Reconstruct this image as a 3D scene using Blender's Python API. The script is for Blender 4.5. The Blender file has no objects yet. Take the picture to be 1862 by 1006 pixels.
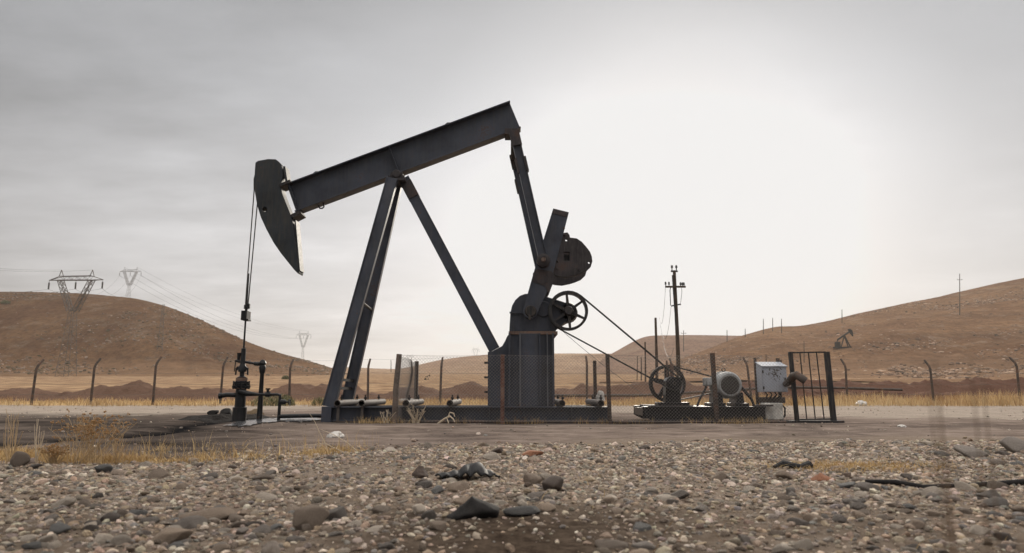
import bpy, math, random
import numpy as np
from mathutils import Vector, Matrix
from mathutils.geometry import tessellate_polygon
R = math.radians
SC = bpy.context.scene
COL = SC.collection
rnd = random.Random(7)
rng = np.random.default_rng(11)

# ------------------------------------------------------------------ camera model (24 mm lens, tilted up a little)
F = 1241.0
PITCH = math.atan((712 - 503) / F)
CH = 0.63
CP, SP = math.cos(PITCH), math.sin(PITCH)

def P(x, y, Y):
    """world point at depth Y that the photograph shows at pixel x, y"""
    u, v = (x - 931) / F, (503 - y) / F
    t = Y / (CP - v * SP)
    return Vector((u * t, Y, CH + t * (SP + v * CP)))

def G(x, y, z=0.0):
    """ground point (height z) seen at pixel x, y"""
    u, v = (x - 931) / F, (503 - y) / F
    t = (z - CH) / (SP + v * CP)
    return Vector((u * t, t * (CP - v * SP), z))

def proj(X, Y, Z):
    f = Y * CP + (Z - CH) * SP
    up = -Y * SP + (Z - CH) * CP
    return 931 + F * X / f, 503 - F * up / f

# ------------------------------------------------------------------ numpy noise
def _h(ix, iy, s):
    n = (ix.astype(np.int64) * 374761393 + iy.astype(np.int64) * 668265263 + s * 1442695041) & 0x7fffffff
    n = ((n ^ (n >> 13)) * 1274126177) & 0x7fffffff
    return ((n ^ (n >> 16)) & 0xffff) / 65535.0

def vnoise(x, y, s=0):
    x = np.asarray(x, float); y = np.asarray(y, float)
    ix = np.floor(x); iy = np.floor(y); fx = x - ix; fy = y - iy
    fx = fx * fx * (3 - 2 * fx); fy = fy * fy * (3 - 2 * fy)
    a = _h(ix, iy, s); b = _h(ix + 1, iy, s); c = _h(ix, iy + 1, s); d = _h(ix + 1, iy + 1, s)
    return (a * (1 - fx) + b * fx) * (1 - fy) + (c * (1 - fx) + d * fx) * fy * 1.0

def fbm(x, y, s=0, o=4):
    t = 0; a = 1.0; w = 0
    for k in range(o):
        t = t + a * (vnoise(x * 2 ** k, y * 2 ** k, s + k * 17) - 0.5); w += a; a *= 0.5
    return t / w * 2

def sstep(a, b, x):
    t = np.clip((x - a) / (b - a), 0, 1)
    return t * t * (3 - 2 * t)

# ------------------------------------------------------------------ materials
def new_mat(name):
    m = bpy.data.materials.new(name); m.use_nodes = True
    nt = m.node_tree; nt.nodes.clear()
    out = nt.nodes.new('ShaderNodeOutputMaterial'); b = nt.nodes.new('ShaderNodeBsdfPrincipled')
    nt.links.new(b.outputs[0], out.inputs[0])
    return m, nt, b

class NT:
    def __init__(s, nt): s.nt = nt
    def n(s, t, **k):
        o = s.nt.nodes.new(t)
        for a, v in k.items(): setattr(o, a, v)
        return o
    def l(s, a, b): s.nt.links.new(a, b)
    def val(s, inp, v):
        if hasattr(v, 'is_output'): s.l(v, inp)
        else: inp.default_value = v
    def noise(s, vec, scale, detail=4, rough=0.55, stretch=None):
        if stretch:
            mp = s.n('ShaderNodeMapping'); s.l(vec, mp.inputs[0]); mp.inputs['Scale'].default_value = stretch; vec = mp.outputs[0]
        t = s.n('ShaderNodeTexNoise'); s.l(vec, t.inputs['Vector'])
        t.inputs['Scale'].default_value = scale; t.inputs['Detail'].default_value = detail; t.inputs['Roughness'].default_value = rough
        return t.outputs['Fac']
    def ramp(s, fac, stops):
        r = s.n('ShaderNodeValToRGB'); s.l(fac, r.inputs[0])
        e = r.color_ramp.elements
        while len(e) < len(stops): e.new(0.5)
        for i, (p, c) in enumerate(stops):
            e[i].position = p; e[i].color = (c, c, c, 1) if isinstance(c, (int, float)) else (*c, 1)
        return r.outputs[0]
    def mix(s, fac, a, b, mode='MIX'):
        m = s.n('ShaderNodeMix', data_type='RGBA', blend_type=mode)
        s.val(m.inputs[0], fac)
        for i, v in ((6, a), (7, b)):
            if hasattr(v, 'is_output'): s.l(v, m.inputs[i])
            else: m.inputs[i].default_value = (*v, 1)
        return m.outputs[2]
    def math(s, op, a, b=0.0, c=None, clamp=False):
        m = s.n('ShaderNodeMath', operation=op, use_clamp=clamp)
        s.val(m.inputs[0], a); s.val(m.inputs[1], b)
        if c is not None: s.val(m.inputs[2], c)
        return m.outputs[0]
    def bump(s, h, bsdf, strength=0.3, dist=0.01):
        b = s.n('ShaderNodeBump'); b.inputs['Strength'].default_value = strength; b.inputs['Distance'].default_value = dist
        s.l(h, b.inputs['Height']); s.l(b.outputs[0], bsdf.inputs['Normal'])

MATS = {}
def painted(name, base, rust=(0.10, 0.045, 0.022), dirt=(0.12, 0.09, 0.065), amount=0.36, rough=0.5, scale=1.0, metal=0.0, dirt_amt=0.5, streak=True):
    m, nt, b = new_mat(name); k = NT(nt)
    co = k.n('ShaderNodeTexCoord').outputs['Object']
    big = k.noise(co, 1.3 * scale, 5, 0.6)
    fine = k.noise(co, 22 * scale, 6, 0.65)
    st = k.noise(co, 5 * scale, 5, 0.6, (3.0, 3.0, 0.35) if streak else None)
    c0 = k.mix(k.ramp(big, [(0.3, 0.0), (0.7, 1.0)]), tuple(v * 0.6 for v in base), tuple(v * 1.45 for v in base))
    c1 = k.mix(k.math('MULTIPLY', k.ramp(st, [(0.45, 0.0), (0.75, 1.0)]), dirt_amt), c0, dirt)
    rm = k.math('MULTIPLY', k.ramp(k.math('ADD', k.math('MULTIPLY', big, 0.55), k.math('MULTIPLY', fine, 0.45)), [(0.64 - amount * 0.3, 0.0), (0.72 - amount * 0.28, 1.0)]), 0.9)
    c2 = k.mix(rm, c1, k.mix(fine, tuple(v * 0.55 for v in rust), tuple(v * 1.6 for v in rust)))
    k.l(c2, b.inputs['Base Color'])
    b.inputs['Metallic'].default_value = metal; b.inputs['Specular IOR Level'].default_value = 0.22
    k.l(k.math('ADD', k.math('MULTIPLY', k.math('ADD', rm, fine), 0.22), rough - 0.1, clamp=True), b.inputs['Roughness'])
    k.bump(fine, b, 0.35, 0.006)
    MATS[name] = m
    return m

painted('steel_paint', (0.041, 0.046, 0.060), rust=(0.062, 0.038, 0.030), dirt=(0.075, 0.070, 0.070), amount=0.22, rough=0.45, dirt_amt=0.45)
painted('steel_paint_head', (0.024, 0.028, 0.032), amount=0.14, rough=0.55, dirt=(0.075, 0.062, 0.042), dirt_amt=0.45)
painted('steel_edge_highlight', (0.085, 0.088, 0.098), amount=0.15)
painted('rusty_steel', (0.034, 0.030, 0.032), rust=(0.060, 0.038, 0.031), dirt=(0.08, 0.068, 0.064), amount=0.40, rough=0.65, scale=2)
painted('rust_bare', (0.115, 0.075, 0.060), rust=(0.15, 0.095, 0.07), dirt=(0.2, 0.17, 0.14), amount=0.45, rough=0.8, scale=2)
painted('dark_iron', (0.020, 0.020, 0.022), amount=0.12, rough=0.5, scale=2)
painted('oily_iron', (0.012, 0.013, 0.015), amount=0.1, rough=0.35, scale=3, dirt=(0.04, 0.032, 0.026), dirt_amt=0.4)
painted('galvanised', (0.30, 0.30, 0.29), dirt=(0.10, 0.085, 0.065), amount=0.2, rough=0.5, scale=4, dirt_amt=0.8)
painted('motor_shell', (0.30, 0.31, 0.31), dirt=(0.10, 0.08, 0.065), rust=(0.08, 0.05, 0.035), amount=0.32, rough=0.55, scale=3, dirt_amt=0.75)
painted('pipe_grey', (0.075, 0.066, 0.062), amount=0.25, rough=0.7, scale=3)
painted('old_pipe', (0.075, 0.062, 0.055), amount=0.3, rough=0.7, scale=3)
painted('post_brown', (0.060, 0.048, 0.042), rust=(0.11, 0.06, 0.04), amount=0.45, rough=0.75, scale=4)
painted('post_pipe_red', (0.14, 0.06, 0.045), rust=(0.20, 0.13, 0.10), amount=0.5, rough=0.75, scale=4)
painted('post_dusty', (0.13, 0.105, 0.09), amount=0.3, rough=0.8, scale=4)
painted('wood_pole', (0.045, 0.034, 0.028), rust=(0.06, 0.04, 0.03), amount=0.2, rough=0.85, scale=2)
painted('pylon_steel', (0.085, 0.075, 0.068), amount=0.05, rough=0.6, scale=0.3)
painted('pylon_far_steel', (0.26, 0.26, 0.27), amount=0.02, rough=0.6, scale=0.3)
painted('panel_white', (0.52, 0.50, 0.46), dirt=(0.3, 0.25, 0.2), amount=0.1, rough=0.6, scale=4)
painted('plastic_white', (0.50, 0.48, 0.45), dirt=(0.4, 0.34, 0.27), amount=0.0, rough=0.5, scale=6)
painted('rubber', (0.014, 0.014, 0.015), dirt=(0.06, 0.05, 0.04), amount=0.0, rough=0.6, scale=6, dirt_amt=0.4)
MATS['rubber'].node_tree.nodes['Principled BSDF'].inputs['Specular IOR Level'].default_value = 0.2
painted('tar', (0.012, 0.011, 0.011), rust=(0.04, 0.028, 0.02), dirt=(0.03, 0.025, 0.02), amount=0.25, rough=0.8, scale=8)
MATS['tar'].node_tree.nodes['Principled BSDF'].inputs['Specular IOR Level'].default_value = 0.2
painted('clay_brick', (0.24, 0.11, 0.065), rust=(0.3, 0.17, 0.11), amount=0.35, rough=0.9, scale=9)
painted('scorched', (0.05, 0.038, 0.032), rust=(0.08, 0.05, 0.035), amount=0.4, rough=0.85, scale=9)

def cabinet_mat():
    m, nt, b = new_mat('cabinet_paint'); k = NT(nt)
    co = k.n('ShaderNodeTexCoord').outputs['Object']
    n1 = k.noise(co, 3, 5); n2 = k.noise(co, 26, 5, 0.6); st = k.noise(co, 9, 5, 0.6, (4, 4, 0.5))
    c = k.mix(n1, (0.25, 0.27, 0.31), (0.36, 0.38, 0.43))
    c = k.mix(k.math('MULTIPLY', k.ramp(st, [(0.5, 0.0), (0.8, 1.0)]), 0.4), c, (0.18, 0.16, 0.14))
    sp = k.n('ShaderNodeVectorMath', operation='DISTANCE'); k.l(co, sp.inputs[0]); sp.inputs[1].default_value = CAB_SPOT
    d = k.ramp(sp.outputs['Value'], [(0.03, 1.0), (0.26, 0.0)])
    spots = k.ramp(k.math('ADD', n2, k.math('MULTIPLY', d, 0.16)), [(0.64, 0.0), (0.68, 1.0)])
    c = k.mix(k.math('MULTIPLY', spots, k.ramp(d, [(0.02, 0.0), (0.3, 1.0)])), c, (0.055, 0.045, 0.04))
    k.l(c, b.inputs['Base Color']); b.inputs['Roughness'].default_value = 0.5
    k.bump(n2, b, 0.15, 0.004); MATS['cabinet_paint'] = m
CAB_SPOT = (0.0, 0.0, 0.0)

STONE_STOPS = {'tan': (0.29, 0.22, 0.162), 'grey': (0.21, 0.182, 0.158), 'slate blue': (0.135, 0.135, 0.132), 'dark brown': (0.08, 0.060, 0.048), 'pale cream': (0.50, 0.43, 0.355)}
def stone_mat(name, base=None):
    m, nt, b = new_mat(name); k = NT(nt)
    co = k.n('ShaderNodeTexCoord').outputs['Object']
    if base is None:
        a = k.n('ShaderNodeAttribute', attribute_name='tint'); c0 = a.outputs['Color']; sc = 22.0
    else:
        oi = k.n('ShaderNodeObjectInfo').outputs['Random']
        c0 = k.mix(oi, tuple(v * 0.5 + 0.06 for v in base), tuple(v * 1.3 + 0.06 for v in base)); sc = 22.0
    n1 = k.noise(co, sc, 5, 0.65); n2 = k.noise(co, sc * 8, 4, 0.7)
    c = k.mix(k.ramp(n1, [(0.3, 0.0), (0.7, 1.0)]), k.mix(1.0, c0, (0.62, 0.58, 0.54), 'MULTIPLY'), k.mix(1.0, c0, (1.25, 1.25, 1.25), 'MULTIPLY'))
    c = k.mix(k.math('MULTIPLY', k.ramp(n2, [(0.5, 0.0), (0.75, 1.0)]), 0.35), c, (0.30, 0.25, 0.20))
    c = k.mix(k.math('MULTIPLY', k.ramp(n2, [(0.28, 1.0), (0.44, 0.0)]), 0.5), c, (0.07, 0.055, 0.045))
    k.l(c, b.inputs['Base Color']); b.inputs['Roughness'].default_value = 0.9; b.inputs['Specular IOR Level'].default_value = 0.12
    k.bump(k.math('ADD', n1, k.math('MULTIPLY', n2, 0.5)), b, 0.9, 0.02); MATS[name] = m
for nme, cc in STONE_STOPS.items(): stone_mat('stone ' + nme, cc)
stone_mat('gravel_stone')

def straw_mat(name, a, b2):
    m, nt, b = new_mat(name); k = NT(nt)
    at = k.n('ShaderNodeAttribute', attribute_name='tint').outputs['Fac']
    c = k.mix(at, a, b2); k.l(c, b.inputs['Base Color']); b.inputs['Roughness'].default_value = 0.8; b.inputs['Specular IOR Level'].default_value = 0.1
    MATS[name] = m
straw_mat('straw', (0.33, 0.20, 0.08), (0.64, 0.48, 0.25))
straw_mat('straw_far', (0.30, 0.18, 0.085), (0.66, 0.50, 0.28))
straw_mat('scrub_green', (0.09, 0.095, 0.05), (0.20, 0.19, 0.10))

def plain(name, c, rough=0.7):
    m, nt, b = new_mat(name); k = NT(nt)
    co = k.n('ShaderNodeTexCoord').outputs['Object']
    n = k.noise(co, 30, 5, 0.65); k.l(k.mix(n, tuple(v * 0.65 for v in c), tuple(v * 1.3 for v in c)), b.inputs['Base Color'])
    b.inputs['Roughness'].default_value = rough; k.bump(n, b, 0.2, 0.004); MATS[name] = m
plain('twig', (0.36, 0.25, 0.13)); plain('weed_brown', (0.12, 0.072, 0.038)); plain('twig_pale', (0.48, 0.39, 0.28)); plain('seed', (0.30, 0.165, 0.06))
plain('wire_rope', (0.035, 0.033, 0.032)); plain('mesh_wire', (0.19, 0.17, 0.155), 0.7); plain('belt_rubber', (0.02, 0.02, 0.02))
plain('power_wire', (0.10, 0.10, 0.10)); plain('insulator', (0.05, 0.05, 0.05)); plain('black_hole', (0.008, 0.008, 0.008))
plain('fan_cover', (0.055, 0.05, 0.045))

# ------------------------------------------------------------------ mesh builder
class MB:
    def __init__(s): s.v = []; s.f = []
    def add(s, vs, fs):
        o = len(s.v); s.v += [Vector(a) for a in vs]; s.f += [tuple(i + o for i in f) for f in fs]; return s
    def obox(s, c, a, b, d):
        """box from centre and three half-extent vectors"""
        c, a, b, d = Vector(c), Vector(a), Vector(b), Vector(d)
        if a.cross(b).dot(d) < 0: d = -d
        vs = [c + i * a + j * b + k * d for k in (-1, 1) for j in (-1, 1) for i in (-1, 1)]
        return s.add(vs, [(0, 2, 3, 1), (4, 5, 7, 6), (0, 1, 5, 4), (2, 6, 7, 3), (0, 4, 6, 2), (1, 3, 7, 5)])
    def box(s, x0, x1, y0, y1, z0, z1):
        return s.obox(((x0 + x1) / 2, (y0 + y1) / 2, (z0 + z1) / 2), ((x1 - x0) / 2, 0, 0), (0, (y1 - y0) / 2, 0), (0, 0, (z1 - z0) / 2))
    def bar(s, p0, p1, w, d, side=(0, 1, 0)):
        """bar p0-p1, width w in the plane across `side`, thickness d along side"""
        p0, p1 = Vector(p0), Vector(p1); a = (p1 - p0); ax = a.normalized()
        sd = Vector(side); sd = (sd - ax * sd.dot(ax)).normalized(); up = ax.cross(sd)
        return s.obox((p0 + p1) / 2, a / 2, sd * d / 2, up * w / 2)
    def ibeam(s, p0, p1, H, B, tf, tw, side=(0, 1, 0), off=0.0):
        p0, p1 = Vector(p0), Vector(p1); a = (p1 - p0); ax = a.normalized()
        sd = Vector(side); sd = (sd - ax * sd.dot(ax)).normalized(); up = ax.cross(sd)
        c = (p0 + p1) / 2
        s.obox(c + sd * off, a / 2, sd * tw / 2, up * (H / 2 - tf))
        for q in (-1, 1): s.obox(c + up * q * (H / 2 - tf / 2), a / 2, sd * B / 2, up * tf / 2)
        return s
    def tube(s, pts, r, n=8, caps=True):
        pts = [Vector(p) for p in pts]; rs = r if isinstance(r, (list, tuple)) else [r] * len(pts)
        t0 = (pts[1] - pts[0]).normalized()
        u = t0.orthogonal().normalized(); o = len(s.v); prev = t0
        for i, p in enumerate(pts):
            t = ((pts[min(i + 1, len(pts) - 1)] - pts[max(i - 1, 0)])).normalized()
            q = prev.rotation_difference(t); u = (q @ u); u = (u - t * u.dot(t)).normalized(); w = t.cross(u); prev = t
            for k in range(n):
                a = 2 * math.pi * k / n; s.v.append(p + (u * math.cos(a) + w * math.sin(a)) * rs[i])
        m = len(pts)
        for i in range(m - 1):
            for k in range(n):
                k2 = (k + 1) % n
                s.f.append((o + i * n + k, o + i * n + k2, o + (i + 1) * n + k2, o + (i + 1) * n + k))
        if caps:
            s.f.append(tuple(o + k for k in reversed(range(n)))); s.f.append(tuple(o + (m - 1) * n + k for k in range(n)))
        return s
    def lathe(s, c, axis, prof, n=24, close=False):
        """profile of (distance along axis, radius)"""
        c, ax = Vector(c), Vector(axis).normalized(); u = ax.orthogonal().normalized(); w = ax.cross(u); o = len(s.v); m = len(prof)
        for (t, r) in prof:
            for k in range(n):
                a = 2 * math.pi * k / n; s.v.append(c + ax * t + (u * math.cos(a) + w * math.sin(a)) * r)
        for i in range(m if close else m - 1):
            i2 = (i + 1) % m
            for k in range(n):
                k2 = (k + 1) % n
                s.f.append((o + i * n + k, o + i * n + k2, o + i2 * n + k2, o + i2 * n + k))
        if not close:
            s.f.append(tuple(o + k for k in reversed(range(n)))); s.f.append(tuple(o + (m - 1) * n + k for k in range(n)))
        return s
    def ring(s, c, axis, r0, r1, t0, t1, n=40):
        return s.lathe(c, axis, [(t0, r0), (t0, r1), (t1, r1), (t1, r0)], n, True)
    def prism(s, loop, y0, y1, holes=()):
        """loop of (x, z) extruded from y0 to y1, with holes"""
        loops = [[Vector((p[0], p[1], 0)) for p in l] for l in (loop, *holes)]
        flat = [p for l in loops for p in l]; o = len(s.v); n = len(flat)
        if holes:
            import bmesh
            bm = bmesh.new(); bv = [bm.verts.new(p) for p in flat]; bm.verts.index_update(); st = 0; ed = []
            for l in loops:
                ed += [bm.edges.new((bv[st + i], bv[st + (i + 1) % len(l)])) for i in range(len(l))]; st += len(l)
            bmesh.ops.triangle_fill(bm, use_beauty=True, use_dissolve=False, edges=ed)
            bm.verts.index_update(); tris = [tuple(v.index for v in f.verts) for f in bm.faces]; bm.free()
        else: tris = tessellate_polygon(loops)
        s.v += [Vector((p.x, y0, p.y)) for p in flat] + [Vector((p.x, y1, p.y)) for p in flat]
        for t in tris:
            a, b, c = (flat[i] for i in t)
            t = tuple(t) if (b - a).cross(c - a).z > 0 else tuple(reversed(t))
            s.f.append(tuple(o + i for i in t)); s.f.append(tuple(o + n + i for i in reversed(t)))
        st = 0
        for l in loops:
            m = len(l)
            for i in range(m):
                a, b = st + i, st + (i + 1) % m
                s.f.append((o + a, o + b, o + n + b, o + n + a))
            st += m
        return s
    def pprism(s, px, Y, y1, holes=()):
        """loop of photo pixels, seen at depth Y, extruded back to y1"""
        cv = lambda l: [(P(x, y, Y).x, P(x, y, Y).z) for x, y in l]
        return s.prism(cv(px), Y, y1, [cv(h) for h in holes])

ORG = {}
SPLIT = {'end_shoe', 'back_flange', 'clevis', 'wear_patch', 'clamp_bolt', 'horn', 'insulator', 'insulator_string', 'gate_rail', 'step', 'stiffener', 'lifting_eye', 'cross_brace', 'support_post', 'motor_foot', 'cross_member', 'gusset_plate', 'head_hinge', 'flange_bolt', 'grease_pipe', 'sleeper', 'deck_plate', 'cable_tail', 'clamp', 'side_rail_none', 'fork'}
def islands(mb):
    par = list(range(len(mb.v)))
    def find(a):
        while par[a] != a: par[a] = par[par[a]]; a = par[a]
        return a
    for f in mb.f:
        for i in f[1:]: par[find(i)] = find(f[0])
    out = {}
    for f in mb.f: out.setdefault(find(f[0]), []).append(f)
    res = []
    for fs in out.values():
        idx = sorted({i for f in fs for i in f}); mp = {i: k for k, i in enumerate(idx)}; m = MB(); m.v = [mb.v[i] for i in idx]; m.f = [tuple(mp[i] for i in f) for f in fs]; res.append(m)
    return res
def link(name, mb, mat, parent=None, loc=None, smooth=True, bevel=0.0, attr=None):
    if name in SPLIT and attr is None and parent is not None:
        parts_ = islands(mb)
        if name == 'fork': parts_ = [mb]
        if len(parts_) > 1:
            for q_ in parts_: o_ = link(name, q_, mat, parent, loc, smooth, bevel, 1)
            return o_
    org = ORG[parent.name] if parent is not None else Vector(loc if loc is not None else (0, 0, 0))
    me = bpy.data.meshes.new(name)
    me.from_pydata([tuple(v - org) for v in mb.v], [], mb.f); me.update()
    import bmesh
    bm = bmesh.new(); bm.from_mesh(me); bmesh.ops.recalc_face_normals(bm, faces=bm.faces); bm.to_mesh(me); bm.free()
    if smooth:
        me.shade_smooth(); me.set_sharp_from_angle(angle=R(38))
    me.materials.append(MATS[mat] if isinstance(mat, str) else mat)
    o = bpy.data.objects.new(name, me); COL.objects.link(o)
    ORG[o.name] = org
    if parent is not None: o.parent = parent
    else: o.location = org
    if bevel:
        b = o.modifiers.new('Bevel', 'BEVEL'); b.width = bevel; b.segments = 2; b.limit_method = 'ANGLE'; b.angle_limit = R(50)
    return o
def tag(o, label, cat, group=None, kind=None):
    o['label'] = label; o['category'] = cat
    if group: o['group'] = group
    if kind: o['kind'] = kind
    return o
def thing(name, loc, label, cat, group=None):
    o = bpy.data.objects.new(name, None); COL.objects.link(o); o.location = loc; o.empty_display_size = 0.2
    ORG[o.name] = Vector(loc); return tag(o, label, cat, group)
def copy_tree(o, parent=None):
    c = o.copy(); COL.objects.link(c); ORG[c.name] = ORG[o.name]
    if parent is not None: c.parent = parent
    for ch in list(o.children): copy_tree(ch, c)
    return c
def np_mesh(name, V, FA, mat, smooth=True, floats=None, colors=None, loc=None):
    """mesh from numpy arrays; FA (n, k) faces"""
    me = bpy.data.meshes.new(name); n, k = FA.shape
    me.vertices.add(len(V)); me.vertices.foreach_set('co', V.astype(np.float32).ravel())
    me.loops.add(n * k); me.loops.foreach_set('vertex_index', FA.astype(np.int32).ravel())
    me.polygons.add(n); me.polygons.foreach_set('loop_start', np.arange(0, n * k, k, dtype=np.int32))
    me.update(calc_edges=True)
    if smooth: me.polygons.foreach_set('use_smooth', np.ones(n, bool))
    for nm, a in (floats or {}).items():
        at = me.attributes.new(nm, 'FLOAT', 'POINT'); at.data.foreach_set('value', a.astype(np.float32))
    for nm, a in (colors or {}).items():
        at = me.attributes.new(nm, 'FLOAT_COLOR', 'POINT'); at.data.foreach_set('color', a.astype(np.float32).ravel())
    me.materials.append(MATS[mat] if isinstance(mat, str) else mat)
    o = bpy.data.objects.new(name, me); COL.objects.link(o); ORG[o.name] = Vector((0, 0, 0))
    return o

# ------------------------------------------------------------------ ground
def gbase(X, Y):
    """large scale height of the ground"""
    r = np.maximum(Y, 0) + 0 * X
    z = np.where(r > 55, (r - 55) * 0.03 * sstep(40, 110, r), 0.0)
    z = np.where(r > 700, 19.35 + (r - 700) * 0.012, z)
    return z
E_X = [-900, 0, 240, 420, 640, 760, 900, 1100, 1250, 1500, 1862, 2800]
E_Y = [850, 846, 850, 838, 824, 818, 814, 808, 804, 798, 797, 795]
def zones(X, Y):
    n1 = fbm(X * 0.9, Y * 0.9, 3, 4); n2 = fbm(X * 0.22, Y * 0.22, 9, 3)
    Yp = np.maximum(Y, 0.6) * (1 + 0.10 * n1 + 0.04 * n2 + 0.05 * fbm(X * 3.5, Y * 3.5, 13, 3))
    px, py = proj(X, np.maximum(Y, 0.6), 0 * X); _, py = proj(X, Yp, 0 * X)
    px = np.clip(px, -1500, 3400)
    ge = np.interp(px, E_X, E_Y)
    gravel = sstep(-12, 12, py - ge)
    pale = sstep(736, 738, py) * (1 - sstep(np.interp(px, [-900, 0, 250, 420, 600, 1000, 1862, 2800], [756, 757, 756, 747, 742, 748, 762, 762]) - 3, np.interp(px, [-900, 0, 250, 420, 600, 1000, 1862, 2800], [756, 757, 756, 747, 742, 748, 762, 762]) + 5, py))
    grass = (1 - sstep(735, 738, py)) * sstep(722, 727, py)
    soil = (1 - sstep(724, 728, py)) * sstep(703, 706, py)
    field = 1 - sstep(702, 706, py)
    # oil soaked apron to the west of the well and the trench that runs out of it
    ox = sstep(640, 330, px)
    oil = ox * sstep(750, 757, py) * (1 - sstep(805, 845, py)) * np.clip(0.75 + 0.5 * n1, 0, 1)
    bx_ = sstep(-4.9, -4.2, X) * (1 - sstep(2.2, 2.9, X)) + sstep(2.4, 2.9, X) * (1 - sstep(5.6, 6.4, X)); by_ = sstep(13.2, 13.9, Y) * (1 - sstep(16.4, 17.2, Y))
    oil = np.maximum(oil, bx_ * by_ * np.clip(0.55 + 0.8 * n1, 0, 0.9))
    ty = np.interp(px, [-200, 60, 200, 300, 400, 450], [816, 806, 796, 783, 764, 757])
    tw = np.interp(px, [-200, 200, 400], [5, 4, 8])
    trench = np.exp(-((py - ty) / tw) ** 2) * (1 - sstep(440, 470, px))
    mud_vignette = gravel * sstep(880, 985, py) * np.exp(-((px - 930) / 480.0) ** 2) 
    mud_vignette = np.maximum(mud_vignette, gravel * 0.95 * sstep(895, 1000, py) * np.clip(0.8 + 0.8 * n1, 0, 1))  # darkens the whole near edge too, lens vignette put into the soil colour
    return dict(gravel=gravel, pale=pale, grass=grass, soil=soil, field=field, oil=np.clip(oil, 0, 1), trench=np.clip(trench, 0, 1), mud_vignette=np.clip(mud_vignette, 0, 1))
def gz(X, Y):
    X = np.asarray(X, float); Y = np.asarray(Y, float)
    z = gbase(X, Y)
    near = 1 - sstep(25, 60, Y)
    z = z - near * sstep(7.5, 9, Y) * 0.03 * np.clip(1 - np.abs(((Y - 0.35 * fbm(X * 0.12, 0 * X, 6, 2)) - 10.2) / 0.22), 0, 1) - near * 0.03 * np.clip(1 - np.abs(((Y - 0.35 * fbm(X * 0.12, 0 * X, 6, 2)) - 11.9) / 0.22), 0, 1)
    z = z + near * (0.022 * fbm(X * 1.1, Y * 1.1, 21, 4) + 0.006 * fbm(X * 7, Y * 7, 5, 3))
    zz = zones(X, Y)
    z = z + 0.03 * zz['gravel'] - 0.05 * zz['trench'] + 0.012 * zz['mud_vignette'] * fbm(X * 5, Y * 5, 77, 3)
    z = z + 0.25 * sstep(60, 200, Y) * fbm(X * 0.05, Y * 0.05, 2, 4)
    return z
def gz1(x, y): return float(gz(np.array([x]), np.array([y]))[0])

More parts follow.
